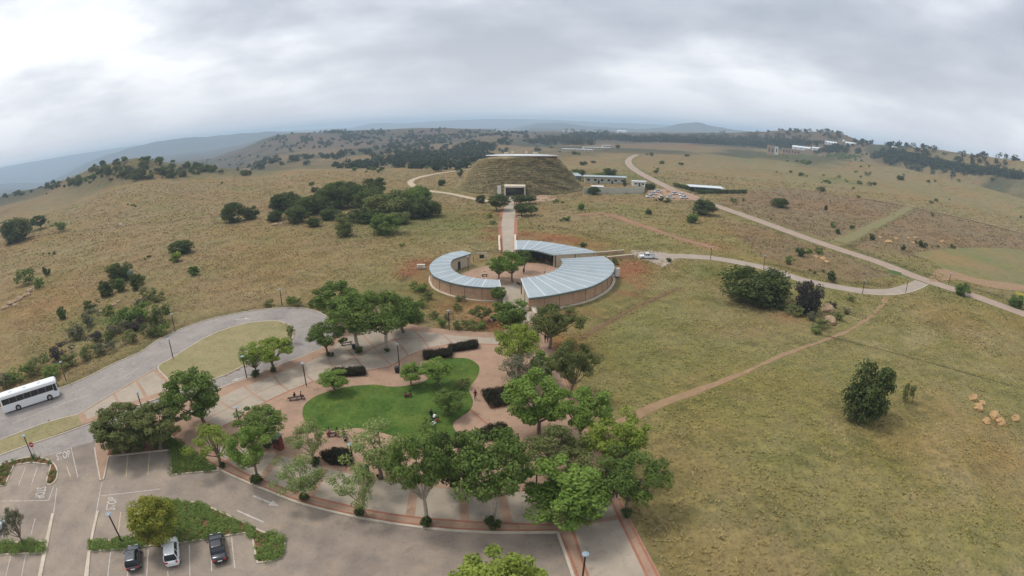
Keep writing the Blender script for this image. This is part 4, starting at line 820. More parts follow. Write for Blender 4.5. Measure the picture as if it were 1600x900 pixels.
def plant(name, kind, pos, h, wd, col, label, cat='tree', group=None, bark=None, parts=True):
    v = PL[kind][cnt[0] % len(PL[kind])]; cnt[0] += 1; wm, lm, h0, w0 = v
    s = (wd/w0, wd/w0, h/h0)
    def setm(o, m): o.material_slots[0].link = 'OBJECT'; o.material_slots[0].material = m
    rz = random.uniform(0, 6.28)
    if parts:
        e = empty(name, pos, rz, label, cat, group); e.scale = s
        t = bpy.data.objects.new('trunk' if cat == 'tree' else 'stems', wm); C.objects.link(t); t.parent = e; setm(t, bark or m_bark)
        c = bpy.data.objects.new('crown' if cat == 'tree' else 'foliage', lm); C.objects.link(c); c.parent = e; setm(c, LEAFM[col])
        return e
    c = bpy.data.objects.new(name, lm); C.objects.link(c); c.location = pos; c.rotation_euler = (0, 0, rz); c.scale = s; setm(c, LEAFM[col]); return tag(c, label, cat, group)
def top_h(pos, px, py):
    d = ray(px, py); hd = math.hypot(d[0], d[1]); return CAM_H + math.hypot(pos[0], pos[1])*d[2]/hd - pos[2]
SZ = 1.0
def tree(kind, bx, by, ty, wpx, col, label, name='tree', z=0.0, bark=None, cat='tree', group=None):
    """foot at pixel (bx,by), top seen at row ty, crown wpx pixels wide"""
    if z: x, y = P(bx, by, z); p = (x, y, z)
    else: p = G(bx, by)
    r = math.hypot(p[0], p[1])
    # height at which the top shows at row ty (vertical lines lean outwards through this lens)
    lo, hi = 0.2, 25.0
    for _ in range(40):
        m_ = (lo+hi)/2; zc = (p[2]+m_-CAM_H); y_ = p[1]*math.sin(PITCH) + zc*math.cos(PITCH); zf = p[1]*math.cos(PITCH) - zc*math.sin(PITCH)
        th = math.acos(max(-1, min(1, zf/math.sqrt(p[0]**2+y_**2+zf**2)))); rp_ = math.hypot(p[0], y_); row = 450 - FPX*th*y_/rp_
        if row > ty: lo = m_
        else: hi = m_
    h = (lo+hi)/2*SZ; wd = wpx*slant(p)/FPX*SZ
    return plant(name, kind, p, max(h, 0.5), wd, col, label, cat, group, bark)
Z = 0.1; SZ = 0.94
for a in [  # trees of the plaza, car park and courtyard
    ('dense', 320, 668, 578, 80, 'mid', 'large dense green tree on the plaza beside the pedestrian crossing', Z), ('dense', 192, 708, 641, 82, 'olive', 'dark olive tree in the red bed above the parking bays, left of two', Z),
    ('dense', 250, 702, 636, 66, 'olive', 'dark olive tree in the red bed above the parking bays, right of two', Z), ('acacia', 428, 578, 528, 64, 'lime', 'lime green spreading tree below the dry oval lawn', Z),
    ('sparse', 400, 584, 538, 40, 'bright', 'thin young tree left of the lime green tree by the lane', Z), ('acacia', 512, 556, 506, 62, 'mid', 'leaning tree at the right tip of the bus loop', Z),
    ('acacia', 418, 697, 640, 74, 'mid', 'spreading tree behind the brown kiosk on the plaza', Z), ('acacia', 404, 750, 668, 60, 'bright', 'slender green tree on the brick footpath in front of the brown kiosk', Z),
    ('sparse', 345, 726, 668, 66, 'lime', 'yellow green thin tree at the left end of the brick footpath', Z), ('sparse', 492, 722, 660, 54, 'pale', 'forked pale tree left of the dark hedge with lamp', Z),
    ('sparse', 478, 780, 718, 68, 'pale', 'pale feathery small tree on the brick footpath by the painted arrows', Z), ('round', 523, 612, 580, 40, 'bright', 'round topped small tree at the upper left rim of the lawn', Z),
    ('round', 644, 603, 567, 36, 'bright', 'round lawn tree left of the seated couple in white, beside the lamp and bin', Z), ('round', 682, 603, 563, 42, 'bright', 'round lawn tree right of the seated couple in white', Z),
    ('round', 702, 648, 611, 46, 'mid', 'darker round tree on the lower right of the lawn', Z), ('acacia', 561, 548, 456, 86, 'mid', 'tall tree behind the bench at the upper plaza edge, with pale trunk', Z),
    ('acacia', 607, 546, 450, 84, 'mid', 'tall spreading tree on the upper plaza, right of the pale trunked one', Z), ('dense', 536, 505, 437, 62, 'mid', 'dense tree at the grass edge just outside the bus loop tip', 0),
    ('dense', 632, 520, 462, 60, 'mid', 'dense tree at the grass edge above the plaza, left of the lamp', 0), ('sparse', 595, 748, 662, 86, 'pale', 'wide feathery tree with visible limbs below the lawn', Z),
    ('sparse', 570, 803, 736, 64, 'pale', 'pale leaning tree on the brick footpath right of the black bin', Z), ('acacia', 667, 815, 668, 92, 'mid', 'big tree with pale bent trunk rising from the brick footpath', Z),
    ('acacia', 768, 817, 676, 112, 'mid', 'broad green tree with pale straight trunk on the brick footpath', Z), ('dense', 884, 826, 740, 108, 'bright', 'dense bright green tree at the paved corner of the car park', Z),
    ('acacia', 978, 806, 716, 92, 'mid', 'spreading tree at the outer right edge of the paved walk', Z), ('acacia', 962, 742, 650, 92, 'lime', 'light yellow green tree overhanging the field where the dirt path starts', Z),
    ('dense', 842, 684, 584, 80, 'bright', 'tall bright green tree right of the dark hedge bed', Z), ('acacia', 906, 694, 604, 78, 'bright', 'bright tree between the tall hedge tree and the field', Z),
    ('acacia', 862, 745, 668, 90, 'olive', 'grey olive tree among the green trees on the right walk', Z), ('dense', 720, 766, 676, 72, 'dark', 'dark dense tree between the two pale trunked footpath trees', Z),
    ('acacia', 812, 582, 505, 62, 'lime', 'lime green tree at the upper right corner of the plaza', Z), ('dense', 795, 520, 470, 48, 'mid', 'dark tree at the foot of the lower ramp', 0),
    ('acacia', 858, 545, 474, 70, 'olive', 'olive green tree in front of the widest crescent wall', 0), ('sparse', 814, 614, 554, 62, 'grey', 'grey nearly bare tree above the dark hedge bed', Z),
    ('acacia', 888, 622, 532, 60, 'olive', 'thin olive tree at the field edge right of the plaza corner', 0), ('dense', 846, 598, 548, 34, 'bright', 'small green tree behind the grey bare tree', Z),
    ('dense', 247, 852, 782, 68, 'yellow', 'tree with yellow flowering branches in the car park bed', Z), ('dense', 786, 985, 893, 118, 'lime', 'yellow green tree cut off by the lower edge of the picture', 0),
    ('sparse', 37, 850, 798, 38, 'grey', 'small almost leafless tree behind the hedge at lower left', 0), ('acacia', 779, 438, 404, 36, 'bright', 'leftmost of the courtyard trees', 0.06),
    ('acacia', 801, 441, 391, 42, 'bright', 'middle and largest of the courtyard trees', 0.06), ('acacia', 819, 425, 390, 26, 'mid', 'slim courtyard tree nearest the open market hall', 0.06),
    ('dense', 779, 474, 446, 22, 'mid', 'small tree against the right end of the narrow crescent wall', 0), ('acacia', 751, 505, 478, 30, 'olive', 'low flat topped tree beside the shaded bench', 0),
    ('dense', 776, 329, 303, 32, 'dark', 'dark tree on the left of the walkway before the mound', 0), ('dense', 815, 320, 304, 24, 'dark', 'dark tree right of the walkway closest to the mound', 0),
    ('dense', 828, 318, 304, 20, 'dark', 'small dark tree right of the walkway pair before the mound', 0), ('dense', 815, 337, 318, 24, 'dark', 'dark tree right of the walkway, nearer the market', 0), ('dense', 830, 336, 320, 16, 'mid', 'narrow tree at the right of the walkway group', 0),
]: tree(*a[:7], z=a[7], bark=m_palebark if 'pale' in a[6] or 'trunk' in a[6] else None)
SZ = 0.92
big = [  # single bushes of the veld
    ('bush', 1351, 655, 567, 78, 'dark', 'large dark round bush standing alone in the right field'), ('scrub', 1416, 628, 596, 18, 'olive', 'thin small bush right of the large lone dark bush'),
    ('bush', 1186, 474, 419, 92, 'dark', 'wide dark bush clump below the access road bend'), ('bush', 1258, 489, 437, 38, 'purple', 'dark purplish bush beside the pale boulder'),
    ('bush', 1100, 335, 311, 36, 'dark', 'round dark bush by the main road below the parked white cars'), ('shrub', 1081, 348, 333, 20, 'mid', 'small green bush left below the round dark roadside bush'),
    ('bush', 25, 378, 340, 50, 'dark', 'large dark bush at the left picture edge'), ('dense', 64, 358, 335, 25, 'dark', 'tree right of the large dark bush at the left edge'), ('scrub', 95, 362, 345, 26, 'mid', 'loose green bush right of the left edge tree'),
    ('bush', 364, 347, 315, 36, 'dark', 'dark bush at the left end of the thicket, larger of a pair'), ('bush', 394, 342, 322, 24, 'dark', 'dark bush at the left end of the thicket, smaller of a pair'),
    ('bush', 285, 396, 375, 38, 'dark', 'spreading dark bush in the brown field left of the thicket'), ('shrub', 280, 408, 393, 17, 'lime', 'small lime green bush under the spreading dark bush'),
    ('bush', 187, 440, 410, 36, 'dark', 'dark bush topped by an aloe in the left field'), ('bush', 215, 452, 427, 22, 'dark', 'dark bush right of the tree aloe'), ('bush', 166, 462, 438, 24, 'dark', 'dark bush left below the tree aloe'), ('bush', 188, 455, 434, 20, 'mid', 'green bush just under the tree aloe'),
    ('scrub', 40, 445, 420, 30, 'mid', 'green bush by the stones at the left edge'), ('scrub', 62, 450, 432, 20, 'mid', 'small bush beside the stones at the left edge'), ('shrub', 73, 431, 416, 12, 'dark', 'small dark bush right of the left edge stones'),
    ('shrub', 98, 498, 480, 16, 'dark', 'lone small dark bush in the lower left field'), ('shrub', 302, 430, 415, 15, 'mid', 'lone green bush in the brown field below the spreading one'), ('scrub', 234, 468, 447, 24, 'olive', 'olive bush above the roadside scrub'),
    ('bush', 1015, 296, 286, 17, 'dark', 'round dark tree at the right end of the yard wall'), ('bush', 927, 304, 291, 17, 'dark', 'round dark tree before the yard wall'), ('column', 975.5, 293, 279, 6, 'dark', 'dark cypress inside the yard'),
    ('shrub', 908, 328, 317, 12, 'bright', 'small green bush on the grass right of the mound path'), ('shrub', 1014, 336, 327, 9, 'dark', 'small dark bush below the white parked cars'), ('column', 719.5, 277, 263, 9, 'dark', 'small dark conifer on the bank left of the mound'), ('column', 736, 272, 265, 5, 'dark', 'tiny conifer nearest the mound on its left bank'),
    ('shrub', 693, 290, 280, 12, 'dark', 'dark bush inside the bend of the pale track'), ('bush', 752, 317, 304, 15, 'dark', 'dark bush at the end of the pale track by the mound'), ('bush', 1500, 460, 441, 22, 'mid', 'green bush beside the playing field'), ('bush', 1588, 480, 460, 22, 'mid', 'green bush at the right picture edge by the main road'),
    ('bush', 1218, 324, 309, 27, 'dark', 'twin dark bush above the main road'), ('shrub', 1250, 400, 387, 16, 'dark', 'small dark bush between the main road and the access road'), ('shrub', 1297, 441, 423, 14, 'dark', 'dark bush on the inner bank of the access road'), ('bush', 1552, 0, 0, 0, '', ''),
    ('shrub', 1411, 391, 382, 9, 'dark', 'small dark bush among the stones left of the playing field'), ('shrub', 1362, 375, 365, 9, 'dark', 'small dark bush left of the stones beside the grass track'), ('shrub', 1308, 366, 357, 8, 'dark', 'small bush at the lower end of the grass track'), ('shrub', 1301, 356, 348, 8, 'mid', 'small bush above the lower end of the grass track'),
    ('scrub', 723, 606, 590, 22, 'olive', 'thin sapling on the right lobe of the lawn'), ('sparse', 456, 535, 506, 12, 'mid', 'tiny sapling at the stone tip of the dry oval lawn'), ('column', 1290, 330, 320, 6, 'purple', 'dark stump like shrub on the far right grass')]
for k, bx, by, ty, wp, col, lab in big:
    if lab: tree(k, bx, by, ty, wp, col, lab, 'bush', 0.1 if by > 500 and bx < 800 else 0.0, None, 'bush')
# the tree aloe
ax, ay, az_ = G(206, 441); al = empty('tree_aloe', (ax, ay, az_), 0, 'grey green tree aloe with round rosette among dark bushes', 'aloe'); MB().tube([(0, 0, -.2), (0.1, 0, 1.4), (0, 0, 2.8)], [0.25, 0.2, 0.22], 8).build('trunk', m_bark, al)
v_, f_, a_ = leaf_quads([(0, 0, 3.0)], [1.0], 260, 1.1, 0.16, rng); link('rosette', npmesh('rosette', v_, f_, a_), al, LEAFM['aloe'])
SZ = 1.0
# thicket left of the walkway
for bx, by, wp, up_ in [(440, 330, 38, 26), (430, 346, 24, 16), (465, 347, 36, 24), (455, 322, 28, 22), (486, 335, 40, 28), (507, 322, 34, 28), (522, 326, 46, 34), (515, 302, 18, 14), (542, 315, 42, 30), (528, 306, 32, 22), (562, 322, 46, 32), (586, 305, 40, 26), (582, 330, 52, 34), (602, 338, 60, 38), (626, 335, 50, 34), (656, 316, 38, 24), (650, 340, 46, 30), (672, 338, 32, 24), (540, 348, 26, 16), (540, 369, 22, 24), (600, 365, 40, 30), (562, 345, 32, 18), (490, 354, 22, 14), (512, 343, 28, 18), (622, 350, 30, 18), (640, 322, 34, 24), (575, 348, 30, 16)]:
    tree('bush', bx, by, by-up_, wp, random.choice(['dark', 'dark', 'dark', 'mid', 'olive']), 'dark green bush in the dense thicket left of the walkway', 'bush', 0, None, 'bush', 'thicket left of the walkway')
# scrub on the bank above the bus road
for bx, by, wp, up_, c in [(140, 488, 24, 18, 'dark'), (142, 508, 32, 22, 'grey'), (170, 492, 18, 14, 'mid'), (248, 470, 20, 12, 'olive'), (200, 510, 46, 26, 'mid'), (225, 500, 40, 24, 'mid'), (250, 505, 36, 24, 'dark'), (235, 525, 26, 18, 'dark'), (206, 535, 32, 18, 'olive'), (172, 535, 28, 18, 'dark'), (256, 522, 22, 16, 'mid'), (185, 520, 30, 16, 'grey'), (120, 530, 34, 20, 'grey'), (95, 560, 40, 20, 'purple'),
                         (60, 580, 40, 22, 'olive'), (30, 596, 34, 22, 'mid'), (110, 572, 36, 18, 'olive'), (140, 560, 34, 18, 'olive'), (165, 550, 30, 16, 'grey'), (80, 590, 34, 18, 'mid'), (8, 606, 30, 20, 'grey'), (150, 535, 30, 16, 'purple'), (220, 478, 20, 12, 'grey'), (215, 515, 26, 16, 'purple')]:
    tree('scrub', bx, by, by-up_, wp, c, 'low bush in the scrub along the bank above the bus road', 'bush', 0, None, 'bush', 'scrub on the bank above the bus road')
for bx, by, wp, c in [(1285, 512, 26, 'olive'), (1268, 500, 22, 'grey'), (1240, 492, 26, 'olive'), (1222, 482, 24, 'dark'), (1310, 500, 22, 'olive'), (1322, 490, 16, 'grey'), (1150, 470, 20, 'olive'), (1275, 520, 18, 'mid'), (1330, 470, 14, 'olive'), (1300, 480, 16, 'purple')]:
    tree('scrub', bx, by, by-wp*0.5, wp, c, 'low scrub around the boulders below the access road', 'bush', 0, None, 'bush', 'scrub around the boulders')
for bx, by, wp, c in [(420, 478, 16, 'olive'), (455, 474, 18, 'mid'), (465, 478, 20, 'olive'), (490, 480, 20, 'mid'), (505, 480, 24, 'dark'), (640, 500, 30, 'mid'), (655, 503, 24, 'olive'), (690, 510, 20, 'mid'), (720, 513, 22, 'olive'), (745, 514, 24, 'mid'), (680, 498, 18, 'olive'), (660, 480, 20, 'mid'), (715, 485, 16, 'olive'), (770, 350, 10, 'mid'), (765, 340, 12, 'bright'), (774, 500, 14, 'mid'), (720, 470, 14, 'olive'), (655, 455, 24, 'mid'), (670, 468, 20, 'olive'), (700, 500, 16, 'grey')]:
    tree('scrub', bx, by, by-wp*0.6, wp, c, 'low bush in the long grass between bus loop and market', 'bush', 0, None, 'bush', 'low bushes between bus loop and market')
# small clipped bushes at the tree feet
for bx, by, wp, lab in [(400, 588, 12, 'thin young tree by the lane'), (428, 580, 9, 'lime green tree below the oval lawn'), (516, 557, 10, 'leaning tree at the loop tip'), (561, 552, 13, 'pale trunked tree behind the bench'), (404, 757, 16, 'slender green tree before the kiosk'), (418, 700, 12, 'spreading tree behind the kiosk'), (494, 726, 14, 'forked pale tree'), (478, 783, 13, 'pale feathery tree by the arrows'),
                        (593, 748, 9, 'wide feathery tree below the lawn'), (563, 805, 16, 'pale leaning footpath tree'), (663, 820, 15, 'big tree with bent pale trunk'), (768, 825, 22, 'broad green footpath tree'), (979, 808, 17, 'spreading tree at the outer right walk'), (346, 730, 9, 'yellow green thin footpath tree'), (322, 672, 13, 'large dense tree by the crossing'), (605, 550, 8, 'tall spreading upper plaza tree')]:
    tree('shrub', bx, by, by-wp*0.75, wp, 'dark', 'small dark clipped bush at the foot of the ' + lab, 'clipped_bush', 0.1, None, 'bush')
# hedge beds of dark upright grass
M_HEDGE = bladesmat('hedge_blades', (0.105, 0.090, 0.058), (0.028, 0.030, 0.020), 0.8); M_COVER = bladesmat('cover_blades', (0.235, 0.33, 0.10), (0.085, 0.145, 0.038), 0.5); M_LOW = bladesmat('low_blades', (0.13, 0.185, 0.065), (0.05, 0.085, 0.028), 0.5)
hl = ['dark hedge left of two at the top of the lawn', 'dark hedge right of two at the top of the lawn', 'short dark hedge behind the round tree at the lawn rim', 'dark hedge beside the lamp below the lawn', 'dark four sided hedge bed right of the walking person', 'dark hedge bed partly hidden behind the broad green tree']
def fill(poly, n, rs):
    p = np.array([q[:2] for q in poly]); lo, hi = p.min(0), p.max(0); out_ = np.zeros((0, 2))
    while len(out_) < n:
        c = rs.uniform(lo, hi, (n*2, 2)); out_ = np.vstack([out_, c[inpoly(c[:, 0], c[:, 1], [tuple(q) for q in p])]])
    return out_[:n]
for lb, hp_ in zip(hl, hedges):
    c0 = np.mean(hp_, 0); pts = fill(hp_, 2600, rng); e = empty('hedge', (c0[0], c0[1], 0.1), 0, lb, 'hedge')
    pp = np.column_stack([pts-c0, np.zeros(len(pts))])[:520]; hz_ = rng.uniform(0.35, 0.95, len(pp)); pp[:, 2] = hz_
    v1, f1, a1 = leaf_quads(pp, rng.uniform(0.22, 0.42, len(pp)), 26, 0.30, 0.05, rng, 1.1, 0.6); v1[:, 2] = np.maximum(v1[:, 2], 0.02); link('foliage', npmesh('foliage', v1, f1, a1), e, LEAFM['black'])
    flat('soil', [(x-c0[0], y-c0[1]) for x, y in hp_], 0.014, m_mulch, e)
# clipped hedge round the carport
for i, (a, b, lb) in enumerate((((1089, 303), (1166, 302), 'long clipped hedge in front of the carport'), ((1054, 291), (1087, 300), 'clipped hedge at the left side of the carport'))):
    a = np.array(G(*a)[:2]); b = np.array(G(*b)[:2]); L_ = np.linalg.norm(b-a); n = int(L_/0.9); e = empty('hedge', (*a, 0), 0, lb, 'hedge')
    cen = [(*(np.array((b-a))*k/n + rng.normal(0, .3, 2)), h) for k in range(n+1) for h in (0.7, 1.7)]; v_, f_, a_ = leaf_quads(cen, np.full(len(cen), 1.3), 46, 0.6, 0.4, rng); link('foliage', npmesh('foliage', v_, f_, a_), e, LEAFM['dark'])
# ground cover in the car park beds
for lb, poly, n, hgt, cl in (('green strap leaved ground cover filling the main car park bed', bed_main, 9000, 0.42, 'cover'), ('dark green ground cover in the corner bed by the footpath', bed_corner, 2600, 0.5, 'mid'), ('green ground cover in the hedge strip at lower left', bed_left, 3000, 0.55, 'cover'), ('low green ground cover on the left car park island', isle_left, 1800, 0.3, 'dark'), ('sparse undergrowth in the bed under two dark olive trees', bed_trees, 1400, 0.5, 'dark')):
    pts = fill(poly, n//11, rng); nz_ = fbm(pts[:, 0], pts[:, 1], 3.0, 5); keep = nz_ > -0.8; pts = pts[keep]; hh = np.clip(hgt*(0.8+0.5*nz_[keep])*rng.uniform(0.7, 1.3, len(pts)), 0.12, 1.2)
    v_, f_, a_ = leaf_quads(np.column_stack([pts, 0.1+hh*0.35]), hh*0.95+0.12, 64, 0.34, 0.07, rng, 0.75, 0.7); k_ = v_.reshape(-1, 4, 3)[:, :, 2].min(1) > 0.1; v_ = v_.reshape(-1, 4, 3)[k_].reshape(-1, 3); a_ = a_[k_]
    tag(link('ground_cover', npmesh('ground_cover', v_, np.arange(len(v_)).reshape(-1, 4), a_), None, LEAFM['cover' if cl == 'cover' else 'mid']), lb, 'plants', None, 'stuff')
# bushes scattered over the grassland, seen singly
def scatter(n, x0, x1, y0, y1, kinds, cols, wm, lab, grp, seed, name='bush', hf=0.62, ok=None):
    q = random.Random(seed); k = 0; tries = 0
    while k < n and tries < n*20:
        tries += 1; px, py = q.uniform(x0, x1), q.uniform(y0, y1)
        if k and q.random() < 0.5: px, py = min(max(last[0]+q.gauss(0, 13), x0), x1), min(max(last[1]+q.gauss(0, 2.5), y0), y1)
        g = G(px, py)
        if g is None or slant(g) > 2500: continue
        if any(bool(inpoly(np.array([g[0]]), np.array([g[1]]), [p[:2] for p in poly])[0]) for poly in paved): continue
        if distline([g[0]], [g[1]], main_road)[0] < 6 or distline([g[0]], [g[1]], access)[0] < 5 or math.hypot(g[0]-mx_, g[1]-my_) < 44 or math.hypot(g[0]-MKT[0], g[1]-MKT[1]) < 30: continue
        if ok and not ok(px, py): continue
        last = (px, py); w_ = q.uniform(*wm)*q.choice((0.6, 0.8, 1.0, 1.25)); plant(name, q.choice(kinds), g, w_*hf*q.uniform(0.8, 1.3), w_, q.choice(cols), lab, 'bush', grp, None, slant(g) < 260); k += 1
scatter(26, 0, 640, 268, 420, ['shrub', 'scrub'], ['dark', 'olive', 'mid'], (1.0, 2.4), 'tiny bush dotted over the brown field left of the thicket', 'tiny bushes on the left field', 1)
scatter(34, 830, 1250, 258, 420, ['shrub', 'scrub'], ['dark', 'olive', 'mid'], (1.4, 3.2), 'tiny bush dotted over the grass between the mound and the main road', 'tiny bushes around the main road', 2)
scatter(40, 1250, 1600, 272, 430, ['shrub', 'scrub'], ['dark', 'olive', 'mid'], (1.4, 3.6), 'tiny bush dotted over the slope on the right of the main road', 'tiny bushes on the right slope', 3)
scatter(26, 820, 1180, 228, 285, ['bush', 'dense'], ['dark', 'dark', 'mid'], (4, 9), 'dark bush on the plain around the far road bend', 'bushes around the far road bend', 4)
scatter(44, 1230, 1600, 240, 300, ['bush', 'scrub'], ['dark', 'mid', 'olive'], (3, 7), 'bush scattered on the far right hillside below the tree belt', 'bushes below the right tree belt', 5)
kop_ok = lambda px, py: py < np.interp(px, [70, 130, 180, 230, 300, 400, 470], [299, 290, 287, 282, 277, 274, 270])
scatter(270, 80, 390, 244, 300, ['bush', 'dense'], ['dark', 'olive', 'mid', 'grey', 'olive'], (3.4, 6.4), 'small tree on the wooded koppie at the left horizon', 'trees on the koppie', 6, 'koppie_tree', 0.8, kop_ok)
scatter(26, 0, 130, 280, 320, ['bush'], ['dark'], (4, 6), 'tiny tree on the skyline ridge left of the koppie', 'trees on the left skyline', 7, 'koppie_tree', 0.7, lambda px, py: py < 312-px*0.2)
scatter(16, 430, 760, 262, 300, ['bush', 'shrub'], ['dark', 'mid'], (2, 4), 'small bush at the brow of the field above the thicket', 'bushes on the field brow', 8)
# ------------------------------------------------------------------ far woods that read as one mass
def wood(label, spots, seed, name='far_wood', hgt=(7, 12), col='wood'):
    rs = np.random.default_rng(seed); cen, rad = [], []
    for px, py, n, sx, sy in spots:
        g0 = G(px, py)
        if g0 is None: continue
        r0 = math.hypot(g0[0], g0[1]); u = np.array((g0[0], g0[1]))/r0; q = np.array((u[1], -u[0]))
        for _ in range(n):
            p = np.array(g0[:2]) + q*rs.normal(0, sx*r0/FPX) + u*rs.normal(0, sy); h = rs.uniform(*hgt); z = T(*p)
            cen.append((*p, z+h*0.25)); rad.append(h*0.62); cen.append((*(p+rs.normal(0, h*.3, 2)), z+h*0.55)); rad.append(h*0.50)
    v_, f_, a_ = leaf_quads(cen, rad, 30, 3.2, 2.4, rs, 0.7, 0.9); tag(link(name, npmesh(name, v_, f_, a_), None, LEAFM[col]), label, 'wood', None, 'stuff')
wood('dark tree belt across the plain beyond the far road', [(880, 219, 26, 22, 40), (925, 217, 26, 20, 40), (960, 218, 30, 20, 40), (1000, 221, 60, 14, 30), (1030, 220, 60, 14, 30), (1060, 222, 60, 14, 30), (1090, 224, 70, 14, 30), (1120, 225, 70, 14, 30), (1150, 226, 70, 14, 30), (1180, 227, 60, 14, 30), (1210, 228, 50, 12, 30), (1240, 225, 40, 14, 40), (900, 226, 20, 14, 30), (860, 222, 14, 20, 60), (905, 207, 10, 16, 80), (948, 209, 14, 6, 60), (980, 219, 60, 14, 30), (1045, 217, 50, 20, 60), (1110, 217, 50, 20, 60), (1170, 219, 50, 20, 60), (930, 212, 40, 26, 60)], 41, hgt=(11, 19))
wood('dark tree belt along the right hillside', [(1375, 243, 34, 7, 14), (1395, 245, 44, 8, 14), (1415, 248, 44, 8, 14), (1435, 251, 44, 8, 14), (1455, 255, 40, 8, 14), (1475, 259, 34, 8, 12), (1495, 262, 26, 8, 12), (1515, 266, 24, 8, 12), (1535, 269, 24, 8, 10), (1555, 272, 24, 8, 10), (1575, 275, 24, 7, 10), (1590, 278, 10, 4, 8)], 42, hgt=(8, 13))
wood('trees round the white sheds on the right', [(1205, 228, 30, 10, 30), (1232, 227, 30, 8, 30), (1255, 226, 24, 8, 20), (1298, 234, 36, 9, 14), (1312, 233, 20, 6, 14), (1280, 225, 14, 8, 20), (1340, 238, 6, 2, 8), (1322, 238, 4, 2, 8), (1250, 206, 10, 10, 40), (1300, 207, 20, 14, 40), (1350, 222, 16, 12, 40), (1225, 206, 20, 20, 40), (1400, 228, 20, 16, 40), (1450, 234, 20, 20, 40), (1520, 243, 20, 20, 40), (1580, 252, 16, 16, 40)], 43, hgt=(7, 12))
wood('reed bed in front of the sheds on the right', [(1300, 244.5, 40, 9, 8), (1325, 246, 40, 9, 8)], 44, 'reed_bed', (3, 4.5), 'mid')
wood('wooded valley behind the field brow left of the mound', [(560, 261, 14, 20, 60), (600, 258, 26, 22, 50), (640, 254, 50, 26, 60), (670, 248, 60, 24, 60), (700, 244, 60, 22, 60), (725, 240, 40, 18, 60), (745, 250, 30, 14, 40), (640, 240, 30, 20, 60), (690, 262, 20, 26, 20), (755, 232, 26, 14, 60), (520, 246, 16, 30, 60), (460, 250, 16, 30, 60), (410, 256, 16, 20, 60), (580, 236, 16, 30, 60), (480, 232, 14, 40, 80)], 45, hgt=(6, 11))
q_ = random.Random(77); sp = []
for x_ in range(420, 860, 11):
    for _ in range(2): sp.append((x_+q_.uniform(-6, 6), q_.choice((206, 209, 213, 218, 224, 230))+q_.uniform(-2, 2), q_.choice((2, 4, 9, 16)), q_.uniform(4, 12), q_.uniform(25, 70)))
wood('wooded slopes of the far ridge on the left', sp, 46, hgt=(5, 10))
# ------------------------------------------------------------------ long grass of the veld
def grass(label, n, xr, yr, hgt, wd, seed, m):
    rs = np.random.default_rng(seed); pts = np.column_stack([rs.uniform(*xr, n), rs.uniform(*yr, n)]); r = np.hypot(pts[:, 0], pts[:, 1]); az = np.abs(np.degrees(np.arctan2(pts[:, 0], pts[:, 1])))
    keep = (az < 66) & (rs.uniform(0, 1, n) < np.clip(1.25 - r/190, 0.12, 1))
    for poly in paved + [oval, crossing, strip_lawn]:
        keep &= ~inpoly(pts[:, 0], pts[:, 1], [p[:2] for p in poly])
    keep &= np.hypot(pts[:, 0]-MKT[0], pts[:, 1]-MKT[1]) > 27
    keep &= (distline(pts[:, 0], pts[:, 1], dirt_path) > 1.2) & (distline(pts[:, 0], pts[:, 1], access) > 3.0) & (distline(pts[:, 0], pts[:, 1], main_road) > 4.5) & (distline(pts[:, 0], pts[:, 1], right_edge) > 0.7)
    keep &= fbm(pts[:, 0], pts[:, 1], 5.0, 31) + fbm(pts[:, 0], pts[:, 1], 21.0, 32)*0.8 + rs.normal(0, 0.45, n) > -0.1
    pts = pts[keep]; hh = hgt*rs.uniform(0.5, 1.2, len(pts))*(1 + 0.35*fbm(pts[:, 0], pts[:, 1], 9.0, 33)); v_, f_, a_ = blades(np.column_stack([pts, np.zeros(len(pts))]), hh, wd, 1.5, rs, 4)
    me = npmesh('grass', v_, f_, a_); o = link('long_grass', me, None, m); tag(o, label, 'grass', None, 'stuff')
    c = col_ground(pts[:, 0], pts[:, 1])*2.3; c = np.tile(np.repeat(c, 3, 0), (4, 1)); ca = np.ones((len(v_), 4), np.float32); ca[:, :3] = np.clip(c*rs.uniform(0.8, 1.3, (len(v_)//3, 1)).repeat(3, 0), 0, 1)
    at = me.color_attributes.new('soil', 'FLOAT_COLOR', 'POINT'); at.data.foreach_set('color', ca.ravel()); return o
gm = bpy.data.materials.new('grass_blades'); gm.use_nodes = True; t = gm.node_tree; vc = t.nodes.new('ShaderNodeVertexColor'); vc.layer_name = 'soil'; b = t.nodes['Principled BSDF']; t.nodes.remove(b)
df = t.nodes.new('ShaderNodeBsdfDiffuse'); nu = t.nodes.new('ShaderNodeCombineXYZ'); nu.inputs[2].default_value = 1.0; t.links.new(nu.outputs[0], df.inputs['Normal']); t.links.new(vc.outputs[0], df.inputs[0]); tl_ = t.nodes.new('ShaderNodeBsdfTranslucent'); mx2 = t.nodes.new('ShaderNodeMixShader'); mx2.inputs[0].default_value = 0.45; t.links.new(vc.outputs[0], tl_.inputs[0]); t.links.new(df.outputs[0], mx2.inputs[1]); t.links.new(tl_.outputs[0], mx2.inputs[2]); t.links.new(mx2.outputs[0], t.nodes['Material Output'].inputs[0])
grass('tufts of long grass over the field to the right', 120000, (2, 190), (12, 190), 0.30, 0.09, 51, gm)
grass('tufts of long brown grass over the field to the left', 90000, (-190, 8), (60, 230), 0.34, 0.11, 52, gm)
